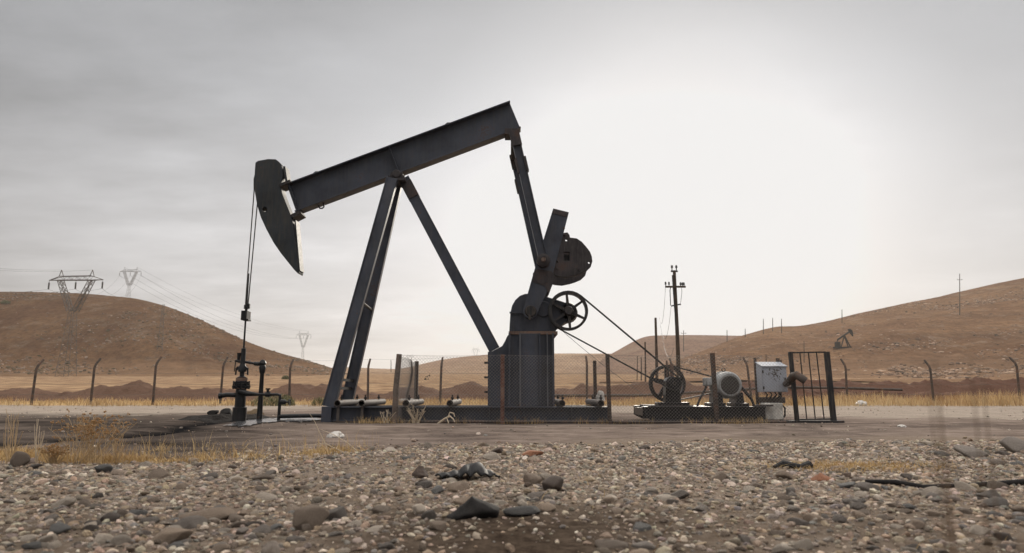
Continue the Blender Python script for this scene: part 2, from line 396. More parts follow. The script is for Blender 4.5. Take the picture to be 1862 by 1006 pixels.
def make_ground():
    az = np.concatenate([np.linspace(-180, -60, 40, endpoint=False), np.linspace(-60, 60, 760), np.linspace(60, 180, 41)[1:]])
    rr = np.concatenate([[0.05], np.geomspace(0.4, 40, 330), np.geomspace(40, 4000, 160)[1:]])
    A, RR = np.meshgrid(np.radians(az), rr)
    X = np.sin(A) * RR; Y = np.cos(A) * RR
    Z = gz(X, Y); zz = zones(X, Y)
    V = np.stack([X, Y, Z], -1).reshape(-1, 3)
    nr, na = X.shape; i = np.arange(nr - 1)[:, None] * na + np.arange(na - 1)[None]
    FA = np.stack([i, i + 1, i + na + 1, i + na], -1).reshape(-1, 4)[:, ::-1]
    m, nt, b = new_mat('ground_earth'); k = NT(nt)
    co = k.n('ShaderNodeTexCoord').outputs['Object']
    at = lambda n: k.n('ShaderNodeAttribute', attribute_name=n).outputs['Fac']
    n0 = k.noise(co, 0.35, 5); n1 = k.noise(co, 2.2, 6, 0.62); n2 = k.noise(co, 17, 6, 0.68); n3 = k.noise(co, 85, 4, 0.7)
    nst = k.noise(co, 1.6, 6, 0.65, (0.55, 1.2, 1)); nfar = k.noise(co, 0.05, 6, 0.65, (0.25, 1.4, 1))
    sp = k.ramp(n2, [(0.36, 0.0), (0.66, 1.0)])
    road = k.mix(k.ramp(nst, [(0.36, 0.0), (0.64, 1.0)]), (0.105, 0.080, 0.068), (0.27, 0.215, 0.18))
    road = k.mix(k.math('MULTIPLY', k.ramp(k.math('ADD', k.math('MULTIPLY', n0, 0.6), k.math('MULTIPLY', n1, 0.4)), [(0.49, 0.0), (0.58, 1.0)]), 0.75), road, (0.068, 0.052, 0.045))
    road = k.mix(k.math('MULTIPLY', sp, 0.45), road, k.mix(n1, (0.09, 0.07, 0.06), (0.30, 0.255, 0.22)))
    pale = k.mix(k.math('MULTIPLY', sp, 0.7), k.mix(k.ramp(nst, [(0.36, 0.0), (0.64, 1.0)]), (0.17, 0.135, 0.108), (0.31, 0.26, 0.215)), (0.40, 0.35, 0.30))
    grs = k.mix(n1, (0.36, 0.235, 0.11), (0.55, 0.40, 0.21))
    soil = k.mix(k.ramp(n0, [(0.35, 0.0), (0.65, 1.0)]), (0.15, 0.09, 0.062), (0.36, 0.25, 0.15))
    field = k.mix(k.ramp(nfar, [(0.34, 0.0), (0.52, 1.0)]), (0.27, 0.15, 0.095), (0.66, 0.46, 0.21))
    grav = k.mix(sp, k.mix(n1, (0.11, 0.078, 0.058), (0.21, 0.165, 0.125)), k.mix(n3, (0.10, 0.08, 0.066), (0.38, 0.32, 0.26)))
    mud_vignette = k.mix(sp, (0.030, 0.022, 0.017), (0.085, 0.064, 0.048))
    oil = k.mix(k.ramp(nst, [(0.35, 0.0), (0.7, 1.0)]), (0.020, 0.017, 0.016), (0.085, 0.070, 0.060))
    c = road
    for nm, cc in (('pale', pale), ('grass', grs), ('soil', soil), ('field', field), ('oil', oil), ('gravel', grav), ('mud_vignette', mud_vignette)):
        c = k.mix(at(nm), c, cc)
    c = k.mix(at('trench'), c, (0.010, 0.010, 0.011))
    k.l(c, b.inputs['Base Color'])
    ro = k.math('SUBTRACT', 0.95, k.math('MULTIPLY', at('oil'), k.math('MULTIPLY', n1, 0.35)))
    ro = k.math('SUBTRACT', ro, k.math('MULTIPLY', at('trench'), 0.4))
    k.l(ro, b.inputs['Roughness']); b.inputs['Specular IOR Level'].default_value = 0.0
    hgt = k.math('ADD', k.math('MULTIPLY', n2, 0.7), k.math('ADD', k.math('MULTIPLY', n3, 0.25), k.math('MULTIPLY', n1, 1.2)))
    k.bump(hgt, b, 0.8, 0.03)
    MATS['ground_earth'] = m
    o = np_mesh('ground', V, FA, m, True, {n: a.ravel() for n, a in zz.items()})
    tag(o, 'bare dusty ground with an oily dirt track and a gravel bank', 'ground', kind='structure')
make_ground()

# ------------------------------------------------------------------ hills
def hill_mat(name, lo, hi, rock, scale=1.0, foot=(6.0, 17.0), footc=(0.40, 0.25, 0.135)):
    m, nt, b = new_mat(name); k = NT(nt)
    co = k.n('ShaderNodeTexCoord').outputs['Object']
    n1 = k.noise(co, 0.022 * scale, 8, 0.66, (1, 0.45, 1.0)); n2 = k.noise(co, 0.15 * scale, 8, 0.78, (0.8, 0.34, 0.9)); n3 = k.noise(co, 0.75 * scale, 5, 0.8, (0.8, 0.34, 0.9))
    strata = k.noise(co, 0.09 * scale, 7, 0.68, (0.35, 0.12, 2.6))
    c = k.mix(k.ramp(k.math('ADD', k.math('MULTIPLY', n1, 0.6), k.math('MULTIPLY', n2, 0.4)), [(0.40, 0.0), (0.60, 1.0)]), lo, hi)
    c = k.mix(k.math('MULTIPLY', k.ramp(strata, [(0.42, 0.0), (0.7, 1.0)]), 0.55), c, tuple(v * 0.55 for v in lo))
    rk = k.ramp(k.math('ADD', k.math('ADD', k.math('MULTIPLY', n2, 0.4), k.math('MULTIPLY', n3, 0.22)), k.math('ADD', k.math('MULTIPLY', strata, 0.2), k.math('MULTIPLY', n1, 0.18))), [(0.515, 0.0), (0.57, 1.0)])
    c = k.mix(k.math('MULTIPLY', rk, 0.8), c, k.mix(n3, tuple(v * 0.5 for v in rock), tuple(v * 1.2 for v in rock)))
    c = k.mix(k.math('MULTIPLY', k.ramp(n3, [(0.47, 0.0), (0.62, 1.0)]), 0.65), c, tuple(v * 0.4 for v in lo))
    zz = k.n('ShaderNodeSeparateXYZ'); k.l(co, zz.inputs[0])
    zf = k.math('ADD', zz.outputs['Z'], k.math('MULTIPLY', k.math('SUBTRACT', k.math('ADD', k.math('MULTIPLY', n1, 0.5), k.math('MULTIPLY', strata, 0.5)), 0.5), 40.0))
    mr = k.n('ShaderNodeMapRange'); k.l(zf, mr.inputs[0]); mr.inputs[1].default_value = foot[0]; mr.inputs[2].default_value = foot[1]; mr.inputs[3].default_value = 0.8; mr.inputs[4].default_value = 0.0
    c = k.mix(mr.outputs[0], c, k.mix(n2, tuple(v * 0.6 for v in footc), tuple(v * 1.3 for v in footc)))
    k.l(c, b.inputs['Base Color']); b.inputs['Roughness'].default_value = 1.0; b.inputs['Specular IOR Level'].default_value = 0.0
    k.bump(k.math('ADD', n2, k.math('MULTIPLY', n3, 0.4)), b, 0.9, 5.0 / scale)
    MATS[name] = m
hill_mat('hill_brown', (0.14, 0.073, 0.044), (0.235, 0.136, 0.072), (0.31, 0.225, 0.165), footc=(0.34, 0.215, 0.13))
hill_mat('hill_tan', (0.20, 0.108, 0.064), (0.34, 0.20, 0.108), (0.44, 0.32, 0.235), footc=(0.36, 0.23, 0.145))
hill_mat('hill_pale', (0.38, 0.24, 0.16), (0.54, 0.37, 0.235), (0.52, 0.40, 0.30), 0.6)
hill_mat('hill_rose', (0.27, 0.165, 0.12), (0.36, 0.23, 0.16), (0.40, 0.29, 0.21), 0.6)
HILLS = []
def hill(name, sil, Yf, Yr, mat, label, seed, amp, n_s=700, n_t=130, power=1.0, behind=1.5, gul=1.5):
    S = []; Etan = []
    for x, y in sil:
        q = P(x, y, 1.0); S.append(q.x); Etan.append(q.z - CH)
    S = np.array(S); Etan = np.array(Etan)
    eg = (float(gbase(np.array([0.]), np.array([float(Yf)]))[0]) - 0.4 - CH) / Yf
    def height(s, Y):
        e = np.interp(s, S, Etan)
        for d in (0.006, 0.012): e = 0.5 * e + 0.25 * (np.interp(s - d, S, Etan) + np.interp(s + d, S, Etan))
        X = s * Y; yf = Yf * (1 + 0.12 * fbm(s * 5, 0 * s, seed + 9, 4)); t = (Y - yf) / (Yr - yf)
        tt = np.clip(t + 0.10 * fbm(X * 0.012, Y * 0.012, seed + 5, 3) * np.clip(t, 0, 1) * np.clip(1.2 - t, 0, 1) * 4, 0, 1)
        sm = (tt * tt * (3 - 2 * tt)) ** power * 0.6 + 0.4 * tt
        sm = np.where(t > 1, 1 - 0.06 * (t - 1) - 0.5 * np.clip(t - 1.35, 0, 9) ** 2, sm)
        z = CH + Y * (eg + (e - eg) * sm)
        det = fbm(X * 0.02, Y * 0.02, seed, 6) * amp + fbm(X * 0.006, Y * 0.05, seed + 40, 4) * amp * 0.5
        det = det + amp * 0.55 * (0.25 - np.abs(fbm(X * 0.05, Y * 0.03, seed + 80, 5)))
        det = det - gul * (1 - 2 * np.abs(fbm(s * 11 + 0.5 * fbm(X * 0.01, Y * 0.01, seed + 61, 3), t * 1.3, seed + 60, 4))).clip(0, 1) ** 3 * np.sin(np.pi * np.clip(t, 0, 1)) ** 0.8 * 2.2
        return z + det * np.clip(t * 4, -0.2, 1) * np.clip(1.02 - np.clip(t, 0, 1), 0.17, 1)
    ss = np.linspace(S[0], S[-1], n_s); tl = np.concatenate([np.linspace(-0.12, 1, n_t), np.linspace(1, behind, 26)[1:]])
    SS, TT = np.meshgrid(ss, tl); YY = Yf + TT * (Yr - Yf)
    Z = height(SS, YY); V = np.stack([SS * YY, YY, Z], -1).reshape(-1, 3)
    nr, na = SS.shape; i = np.arange(nr - 1)[:, None] * na + np.arange(na - 1)[None]
    FA = np.stack([i, i + 1, i + na + 1, i + na], -1).reshape(-1, 4)
    o = np_mesh(name, V, FA, mat); tag(o, label, 'hill', kind='structure')
    HILLS.append((height, S[0], S[-1], Yf, Yf + behind * (Yr - Yf)))
hill('hill', [(-2200, 620), (-900, 560), (-300, 532), (0, 530), (60, 531), (100, 532), (160, 534), (200, 538), (250, 543), (300, 556), (350, 575), (400, 598), (450, 622), (500, 640), (550, 653), (600, 668), (640, 684), (690, 706)],
     255, 430, 'hill_brown', 'broad brown hill below the big pylon', 100, 2.2)
hill('hill', [(1090, 702), (1150, 690), (1200, 664), (1250, 649), (1300, 629), (1340, 613), (1370, 605), (1400, 596), (1420, 592), (1445, 594), (1500, 585), (1560, 570), (1600, 562), (1640, 552), (1700, 542), (1760, 528), (1800, 518), (1862, 505), (2100, 470), (2600, 450), (3600, 520)],
     170, 520, 'hill_tan', 'long rocky brown hill carrying a small distant pumpjack', 200, 5.0, 1000, 190)
hill('hill', [(1060, 690), (1090, 655), (1110, 645), (1140, 628), (1165, 613), (1190, 610), (1250, 609), (1300, 610), (1345, 611), (1420, 612), (1500, 630), (1700, 660)],
     420, 760, 'hill_rose', 'hazy flat-topped hill behind the wooden pole', 300, 3.0, 200, 60)
hill('hill', [(420, 690), (560, 676), (600, 668), (640, 668), (690, 671), (730, 672), (760, 664), (800, 655), (850, 648), (900, 644), (1010, 643), (1110, 643), (1200, 648), (1350, 660), (1500, 680)],
     480, 950, 'hill_pale', 'low pale hill far behind the fenced enclosure', 400, 3.0, 240, 60)
def rubble(hi_, n, s0, s1, t0, t1, r0, r1, cols, name, label, seed, mode):
    r = np.random.default_rng(seed); hgt, S0, S1, y0, y1 = HILLS[hi_]
    ss = r.uniform(s0, s1, n); yy = y0 + (y1 - y0) / 1.5 * r.uniform(t0, t1, n); X = ss * yy
    d = fbm(X * 0.02, yy * 0.012, seed, 4) + 0.6 * fbm(X * 0.006, yy * 0.05, seed + 3, 3)
    k_ = r.random(n) < np.clip((d - 0.10) * 3.0, 0.03, 1); ss, yy, X = ss[k_], yy[k_], X[k_]; m = len(X); z = hgt(ss, yy)
    V0, F0 = ico(1); sh = np.stack([stone_shape(V0, seed + 50 + i, 1.0) for i in range(8)])[r.integers(0, 8, m)]
    rr = (r0 * (r1 / r0) ** (r.random(m) ** 2)); a = r.uniform(0, 6.28, m); ca, sa = np.cos(a)[:, None], np.sin(a)[:, None]
    x, y, zq = sh[..., 0] * rr[:, None], sh[..., 1] * rr[:, None] * 0.7, sh[..., 2] * rr[:, None] * 0.5
    V = np.stack([x * ca - y * sa + X[:, None], x * sa + y * ca + yy[:, None], zq + (z + rr * 0.05)[:, None]], -1).reshape(-1, 3)
    FA = (F0[None] + (np.arange(m) * len(V0))[:, None, None]).reshape(-1, 3)
    C = np.ones((m, len(V0), 4)); cc = np.array(cols)[r.integers(0, len(cols), m)] * r.uniform(0.7, 1.3, (m, 1)); C[..., :3] = cc[:, None]
    o = np_mesh(name, V, FA, 'gravel_stone', mode, None, {'tint': C.reshape(-1, 4)}); tag(o, label, 'rocks', kind='stuff')
def terr(X, Y):
    z = gz1(X, Y)
    for hgt, s0, s1, y0, y1 in HILLS:
        s = X / Y
        if s0 <= s <= s1 and y0 <= Y <= y1: z = max(z, float(hgt(np.array([s]), np.array([Y]))[0]))
    return z
def hit(px, py, y0=20.0, y1=1400.0):
    """where the ray of a pixel meets the land"""
    Y = y0
    while Y < y1:
        q = P(px, py, Y)
        if q.z <= terr(q.x, Y): return q
        Y *= 1.006
    return P(px, py, y1)

# spoil banks behind the site
def berm(name, prof, Yc, W, label, seed, mat):
    xs = np.linspace(P(prof[0][0], 700, Yc).x, P(prof[-1][0], 700, Yc).x, 700)
    ks = np.array([P(a, b, Yc).x for a, b in prof]); kh = np.array([P(a, b - 1.5, Yc).z for a, b in prof])
    v = np.linspace(-1, 1, 28)
    XX, VV = np.meshgrid(xs, v)
    hgt = np.interp(XX, ks, kh); YY = Yc + VV * W + 0.6 * fbm(XX * 0.3, VV, seed, 2)
    shp = np.clip(1 - np.abs(VV) ** 1.6, 0, 1)
    Z = (hgt + 0.38 * fbm(XX * 0.55, YY * 0.8, seed + 3, 4)) * shp * np.clip(0.92 + 0.5 * fbm(XX * 0.3, YY * 0.1, seed + 4, 3), 0.35, 1.25) + 0.24 * fbm(XX * 1.7, YY * 1.7, seed + 6, 4) * shp - 0.1 + gbase(XX, YY)
    V = np.stack([XX, YY, Z], -1).reshape(-1, 3); nr, na = XX.shape
    i = np.arange(nr - 1)[:, None] * na + np.arange(na - 1)[None]
    o = np_mesh(name, V, np.stack([i, i + 1, i + na + 1, i + na], -1).reshape(-1, 4), mat); tag(o, label, 'earth bank', kind='structure')
def earth_mat(name, a, b2):
    m, nt, b = new_mat(name); k = NT(nt); co = k.n('ShaderNodeTexCoord').outputs['Object']
    n1 = k.noise(co, 0.7, 6, 0.65); n2 = k.noise(co, 5, 5, 0.7)
    c = k.mix(n1, a, b2); c = k.mix(k.math('MULTIPLY', k.ramp(n2, [(0.5, 0.0), (0.7, 1.0)]), 0.4), c, tuple(v * 0.5 for v in a))
    k.l(c, b.inputs['Base Color']); b.inputs['Roughness'].default_value = 1.0; b.inputs['Specular IOR Level'].default_value = 0.05; k.bump(n2, b, 0.7, 0.15); MATS[name] = m
earth_mat('bank_red', (0.095, 0.058, 0.043), (0.175, 0.108, 0.076)); earth_mat('bank_dark', (0.085, 0.045, 0.033), (0.15, 0.083, 0.058))
berm('earth_bank', [(-700, 706), (-200, 704), (0, 703), (40, 702), (110, 706), (150, 702), (240, 701), (285, 707), (330, 706), (400, 705), (470, 706), (520, 708), (560, 701), (600, 700), (650, 699), (690, 709), (730, 702), (770, 701), (800, 707), (826, 699), (860, 694), (900, 704), (960, 706), (1010, 704), (1060, 697), (1110, 703), (1160, 698), (1220, 697), (1290, 702), (1360, 706)], 47, 3.0, 'reddish spoil bank heaped behind the perimeter posts', 31, 'bank_red')
berm('earth_bank', [(1330, 708), (1420, 706), (1500, 707), (1560, 708), (1610, 712), (1640, 707), (1700, 705), (1760, 715), (1790, 711), (1850, 706), (1900, 704), (2100, 706), (2600, 706)], 41, 2.6, 'dark lumpy spoil bank beyond the dry grass by the gate', 41, 'bank_dark')
berm('earth_bank', [(1300, 701), (1400, 699), (1520, 698), (1650, 697), (1780, 696), (1900, 694), (2300, 692)], 72, 3.5, 'low dark earth ridge at the edge of the yellow field', 51, 'bank_dark')

# ------------------------------------------------------------------ gravel and cobbles
def ico(sub):
    t = (1 + 5 ** 0.5) / 2
    v = [(-1, t, 0), (1, t, 0), (-1, -t, 0), (1, -t, 0), (0, -1, t), (0, 1, t), (0, -1, -t), (0, 1, -t), (t, 0, -1), (t, 0, 1), (-t, 0, -1), (-t, 0, 1)]
    f = [(0, 11, 5), (0, 5, 1), (0, 1, 7), (0, 7, 10), (0, 10, 11), (1, 5, 9), (5, 11, 4), (11, 10, 2), (10, 7, 6), (7, 1, 8), (3, 9, 4), (3, 4, 2), (3, 2, 6), (3, 6, 8), (3, 8, 9), (4, 9, 5), (2, 4, 11), (6, 2, 10), (8, 6, 7), (9, 8, 1)]
    v = [np.array(a) / np.linalg.norm(a) for a in v]
    for _ in range(sub):
        cache = {}; nf = []
        def mid(a, b):
            key = (min(a, b), max(a, b))
            if key not in cache:
                q = v[a] + v[b]; v.append(q / np.linalg.norm(q)); cache[key] = len(v) - 1
            return cache[key]
        for a, b, c in f:
            ab, bc, ca = mid(a, b), mid(b, c), mid(c, a); nf += [(a, ab, ca), (b, bc, ab), (c, ca, bc), (ab, bc, ca)]
        f = nf
    return np.array(v), np.array(f)
def stone_shape(V, seed, ang=0.0):
    r = np.random.default_rng(seed); W = V.copy(); rad = np.ones(len(V))
    for _ in range(5):
        d = r.normal(size=3); d /= np.linalg.norm(d); rad += r.uniform(-0.16, 0.16) * np.sin(V @ d * r.uniform(1.2, 2.8) + r.uniform(0, 6))
    for _ in range(int(3 + ang * 6)):                       # worn flat faces
        d = r.normal(size=3); d /= np.linalg.norm(d); c = r.uniform(0.45, 0.8); h = (V * rad[:, None]) @ d
        rad = np.where(h > c, rad * (c + 0.12 * (h - c)) / np.maximum(h, 1e-6), rad)
    return W * rad[:, None]
I1, I2, I3 = ico(1), ico(2), ico(3)
CLS = list(STONE_STOPS)
CW = [0.36, 0.26, 0.08, 0.08, 0.22]
def stone_density(px, py):
    ge = np.interp(px, E_X, E_Y); d = np.maximum(sstep(-4, 12, py - ge), 0.30 * sstep(-30, 2, py - ge))
    m = sstep(880, 975, py) * np.exp(-((px - 980) / 330.0) ** 2)
    m = np.maximum(m, 0.55 * sstep(880, 1000, py) * sstep(900, 1200, px))
    return d * (1 - 0.8 * m)
def scatter(n, r0, r1, y0, y1, spread=1.15):
    Y = (rng.random(n) * (y1 ** 2 - y0 ** 2) + y0 ** 2) ** 0.5; X = (rng.random(n) * 2 - 1) * spread * Y
    px, py = proj(X, Y, 0 * X)
    py = py + 6 * fbm(X * 1.3, Y * 1.3, 15, 3)
    keep = rng.random(n) < stone_density(px, py) * np.clip(1.0 + 1.5 * fbm(X * 0.9, Y * 0.9, 55, 4), 0.15, 1)
    X, Y = X[keep], Y[keep]; m = len(X)
    Rr = r0 * (r1 / r0) ** (rng.random(m) ** 1.9)
    return X, Y, Rr
def bake(X, Y, Rr, base, nshape, sink=0.05, tint_gain=1.0):
    V0, F0 = base; shapes = np.stack([stone_shape(V0, 900 + i, 0.9 + 0.6 * (i % 3)) for i in range(nshape)])
    m = len(X); sh = shapes[rng.integers(0, nshape, m)]
    fl = rng.uniform(0.30, 0.72, m); el = rng.uniform(0.7, 1.0, m)
    a = rng.uniform(0, 6.28, m); ca, sa = np.cos(a), np.sin(a); tilt = rng.normal(0, 0.22, m)
    x = sh[..., 0] * Rr[:, None]; y = sh[..., 1] * (Rr * el)[:, None]; z = sh[..., 2] * (Rr * fl)[:, None]
    ct, st = np.cos(tilt)[:, None], np.sin(tilt)[:, None]; x, z = x * ct - z * st, x * st + z * ct
    xr = x * ca[:, None] - y * sa[:, None]; yr = x * sa[:, None] + y * ca[:, None]
    zc = gz(X, Y) + Rr * fl * rng.uniform(sink - 0.25, sink + 0.3, m)
    V = np.stack([xr + X[:, None], yr + Y[:, None], z + zc[:, None]], -1)
    FA = (F0[None] + (np.arange(m) * len(V0))[:, None, None])
    cls = rng.choice(5, m, p=CW); colr = np.array([STONE_STOPS[c] for c in CLS])[cls] * rng.uniform(0.5, 1.5, (m, 1)) * rng.uniform(0.93, 1.07, (m, 3)) * tint_gain; colr = colr * 0.92 + np.array([0.36, 0.30, 0.24]) * 0.24
    C = np.ones((m, len(V0), 4)); C[..., :3] = colr[:, None]
    return V.reshape(-1, 3), FA.reshape(-1, 3), C.reshape(-1, 4)
rubble(0, 13000, -0.95, -0.2, 0.05, 1.0, 0.25, 1.1, [(0.30, 0.23, 0.18), (0.22, 0.16, 0.12), (0.10, 0.075, 0.055), (0.12, 0.10, 0.06)], 'hillside_rubble', 'loose rocks and dry tussocks strewn over the brown hill', 510, False)
rubble(1, 30000, 0.2, 0.95, 0.03, 1.0, 0.3, 1.4, [(0.42, 0.305, 0.225), (0.30, 0.21, 0.15), (0.20, 0.13, 0.09), (0.09, 0.062, 0.046)], 'hillside_rubble', 'pale rocks and ledges strewn over the long rocky hill', 520, False)
# hero stones and scraps that are placed by hand keep their spot clear
KEEP = []
b1x, b1y, b1r = scatter(9000, 0.022, 0.05, 1.7, 8.6); b2x, b2y, b2r = scatter(700, 0.042, 0.085, 1.9, 8.2)
bx, by, br = np.concatenate([b1x, b2x]), np.concatenate([b1y, b2y]), np.concatenate([b1r, b2r])
order = np.argsort(-(br / by)); infr = []
for i in order:
    px, py = proj(bx[i], by[i], 0.02)
    if 0 < px < 1862 and py < 1010: infr.append(i)
    if len(infr) == 280: break
ind = np.array(infr); rest = np.setdiff1d(np.arange(len(bx)), ind)
sx, sy, sr = scatter(125000, 0.005, 0.030, 1.7, 8.4)
parts = [bake(bx[rest], by[rest], br[rest], I2, 14), bake(sx, sy, sr, I1, 14, 0.2)]
# stray pebbles on the track, the pale apron and by the fence
NP = 9000; tyy = rng.uniform(6.8, 30, NP); tx = rng.uniform(-1, 1, NP) * (6 + tyy * 0.75); tr = 0.007 * 6.0 ** (rng.random(NP) ** 3.2); kk = rng.random(NP) < np.clip(0.4 + 1.3 * fbm(tx * 0.5, tyy * 0.5, 57, 3), 0.08, 1); tx, tyy, tr = tx[kk], tyy[kk], tr[kk]
parts.append(bake(tx, tyy, tr, I1, 14, 0.3))
off = 0; Vs, Fs, Cs = [], [], []
for V, FA, C in parts: Vs.append(V); Fs.append(FA + off); Cs.append(C); off += len(V)
gobj = np_mesh('gravel', np.concatenate(Vs), np.concatenate(Fs), 'gravel_stone', True, None, {'tint': np.concatenate(Cs)})
fl_ = np.ones(len(gobj.data.polygons), bool); fl_[len(Fs[0]):] = False; gobj.data.polygons.foreach_set('use_smooth', fl_)
tag(gobj, 'loose river gravel and pebbles covering the bank beside the track', 'gravel', kind='stuff')
SHAPES = []
for i in range(14):
    V, FA = I3; me = np_mesh('cobblestone', stone_shape(V, 300 + i, 0.6 + 0.5 * (i % 4)), FA, 'stone tan').data
    SHAPES.append(me)
V = I3[0].copy(); V = stone_shape(V, 777, 1.0); hz_ = np.clip(V[:, 2], 0, 1); V[:, :2] *= (1.12 - 0.72 * hz_ ** 0.8)[:, None]; V[:, 2] += 0.12 * fbm(V[:, 0] * 3 + 9, V[:, 1] * 3, 5, 3)
SHAPES.append(np_mesh('cobblestone', V, I3[1], 'stone tan').data)
for o in [o for o in COL.objects if o.name.startswith('cobblestone')]: bpy.data.objects.remove(o)
CLAB = {'tan': 'rounded tan river cobble lying in the gravel bank', 'grey': 'rounded warm grey river cobble lying in the gravel bank', 'slate blue': 'rounded slate blue river cobble lying in the gravel bank',
        'dark brown': 'dark brown worn cobble lying in the gravel bank', 'pale cream': 'pale cream river cobble lying in the gravel bank'}
def cobble(x, y, r, cls, fl=0.6, el=0.85, rot=0.0, shp=0, label=None, lift=0.25, name='cobblestone', mat=None, cat='stone', group='cobbles on the gravel bank', seatd=0.0):
    o = bpy.data.objects.new(name, SHAPES[14 if shp == 15 else shp % 14]); COL.objects.link(o)
    o.location = (x, y, gz1(x, y) + r * fl * lift); o.scale = (r, r * el, r * fl); o.rotation_euler = (rnd.gauss(0, 0.12), rnd.gauss(0, 0.12), rot)
    o.material_slots[0].link = 'OBJECT'; o.material_slots[0].material = MATS[mat or ('stone ' + cls)]
    ORG[o.name] = Vector(o.location)
    return tag(o, label or CLAB[cls], cat, group)
for j, i in enumerate(ind):
    cobble(float(bx[i]), float(by[i]), float(br[i]), CLS[int(rng.choice(5, p=CW))], rnd.uniform(0.42, 0.75), rnd.uniform(0.65, 1.0), rnd.uniform(0, 6.28), j, lift=rnd.uniform(-0.25, 0.3))
def at_px(px, py, w, **k):
    q = G(px, py, 0.04); r = w / 2 / F * q.y * 1.03
    return cobble(q.x, q.y, r, k.pop('cls', 'tan'), **k)
at_px(557, 955, 68, cls='tan', fl=0.6, shp=2, rot=0.4, lift=0.5, label='large smooth tan cobble, egg-shaped, beside loose gravel')
at_px(385, 938, 92, cls='tan', fl=0.36, shp=11, rot=0.2, lift=0.4, label='long flat tan boulder, widest stone of the bank')
at_px(305, 982, 84, cls='tan', fl=0.5, shp=3, rot=0.1, lift=0.3, label='humped tan stone with a flat side by the lowest edge of the bank')
at_px(116, 918, 40, cls='pale cream', fl=0.7, shp=1, lift=0.5, label='pale round-topped stone standing proud near the dry bush')
at_px(520, 894, 27, cls='pale cream', fl=0.65, shp=3, lift=0.5, label='small pale egg-shaped stone in front of the yellow grass')
at_px(610, 935, 50, cls='grey', fl=0.75, shp=4, lift=0.4, label='grey upright cobble beside the large smooth tan one')
at_px(992, 870, 30, cls='pale cream', fl=0.7, shp=6, lift=0.5, label='bright white stone to one side of the black rubber scrap')
at_px(1002, 888, 40, cls='dark brown', fl=0.8, shp=9, lift=0.5, label='brown blocky stone just below the bright white stone')
at_px(975, 900, 36, cls='grey', fl=0.6, shp=10, lift=0.4, label='pair-mate grey cobble under the brown blocky stone')
at_px(955, 936, 66, cls='slate blue', fl=0.35, shp=11, lift=0.4, label='flat blue-grey slab stone beside the black tar lump')
at_px(797, 957, 38, cls='tan', fl=0.6, shp=12, lift=0.4, label='tan stone tucked against the foot of the black tar lump')
at_px(852, 940, 84, cls='dark brown', fl=0.62, el=0.7, shp=15, rot=0.3, lift=0.3, mat='tar', name='tar_lump', cat='tar lump', group=None, label='black conical lump of tar, the largest dark lump on the gravel')
at_px(762, 866, 46, cls='dark brown', fl=0.72, el=0.7, shp=15, rot=1.9, lift=0.3, mat='scorched', name='scorched_rock', cat='stone', group=None, label='dark scorched rock lying next to the black rubber scrap')
at_px(966, 828, 48, cls='tan', fl=0.42, shp=3, lift=0.3, mat='clay_brick', name='brick_fragment', cat='brick', group=None, label='flat orange clay brick fragment at the edge of the track')
at_px(906, 824, 26, cls='dark brown', fl=0.7, shp=4, lift=0.35, mat='scorched', name='scorched_rock', cat='stone', group=None, label='small dark pointed rock next to the orange brick fragment')
at_px(893, 836, 44, cls='pale cream', fl=0.55, shp=6, lift=0.35, label='flat pale stone just in front of the small dark pointed rock')
at_px(776, 813, 15, cls='pale cream', fl=0.9, shp=2, lift=0.6, label='small pale stone alone on the edge of the dirt track')
at_px(1497, 872, 40, cls='tan', fl=0.6, shp=15, rot=2.6, lift=0.3, mat='clay_brick', name='brick_fragment', cat='brick', group=None, label='dark red broken brick in the patch of orange grass')
at_px(1770, 830, 56, cls='grey', fl=0.55, shp=1, lift=0.4, label='grey flat-topped boulder under the outermost perimeter posts')
at_px(1848, 822, 50, cls='grey', fl=0.75, shp=5, lift=0.4, label='large grey boulder cut by the edge of the picture')
at_px(184, 858, 30, cls='slate blue', fl=0.7, shp=9, lift=0.4, label='dark slate pebble just in front of the dry umbel bush')
at_px(30, 845, 34, cls='tan', fl=0.85, shp=2, lift=0.5, label='tan round stone among the tall dry stems')
# ------------------------------------------------------------------ the pumpjack
YC, YN, YF = 15.35, 14.5, 16.2
pj = thing('pumpjack', (P(850, 768, YC).x, YC, 0), 'dark blue-grey oil pumpjack with raised beam standing in the enclosure', 'pumpjack')
S_ = 'steel_paint'
xl, xr_ = P(586, 765, YN).x, P(1108, 765, YN).x
ztop = P(800, 740, YN).z
m = MB()
for y in (YN + 0.11, YF - 0.11): m.ibeam((xl + 0.02, y, ztop / 2 + 0.01), (xr_, y, ztop / 2 + 0.01), ztop - 0.02, 0.22, 0.022, 0.014, (0, 1, 0))
for px in (592, 760, 900, 960, 1102):
    x = P(px, 765, YN).x; m.box(x - 0.05, x + 0.05, YN + 0.225, YF - 0.225, 0.05, ztop - 0.04)
for px in (889, 953, 660, 1040):
    x = P(px, 765, YN).x; m.box(x - 0.006, x + 0.006, YN + 0.012, YN + 0.1, 0.03, ztop - 0.026)
base = link('base_frame', m, S_, pj, bevel=0.004)
m = MB(); x0, x1 = P(584, 765, YN).x, P(602, 765, YN).x
m.box(x0, x1, YN - 0.02, YN + 0.3, 0.0, ztop + 0.005); m.box(x0, x1, YF - 0.3, YF + 0.02, 0.0, ztop + 0.005)
link('end_shoe', m, S_, base, bevel=0.004)
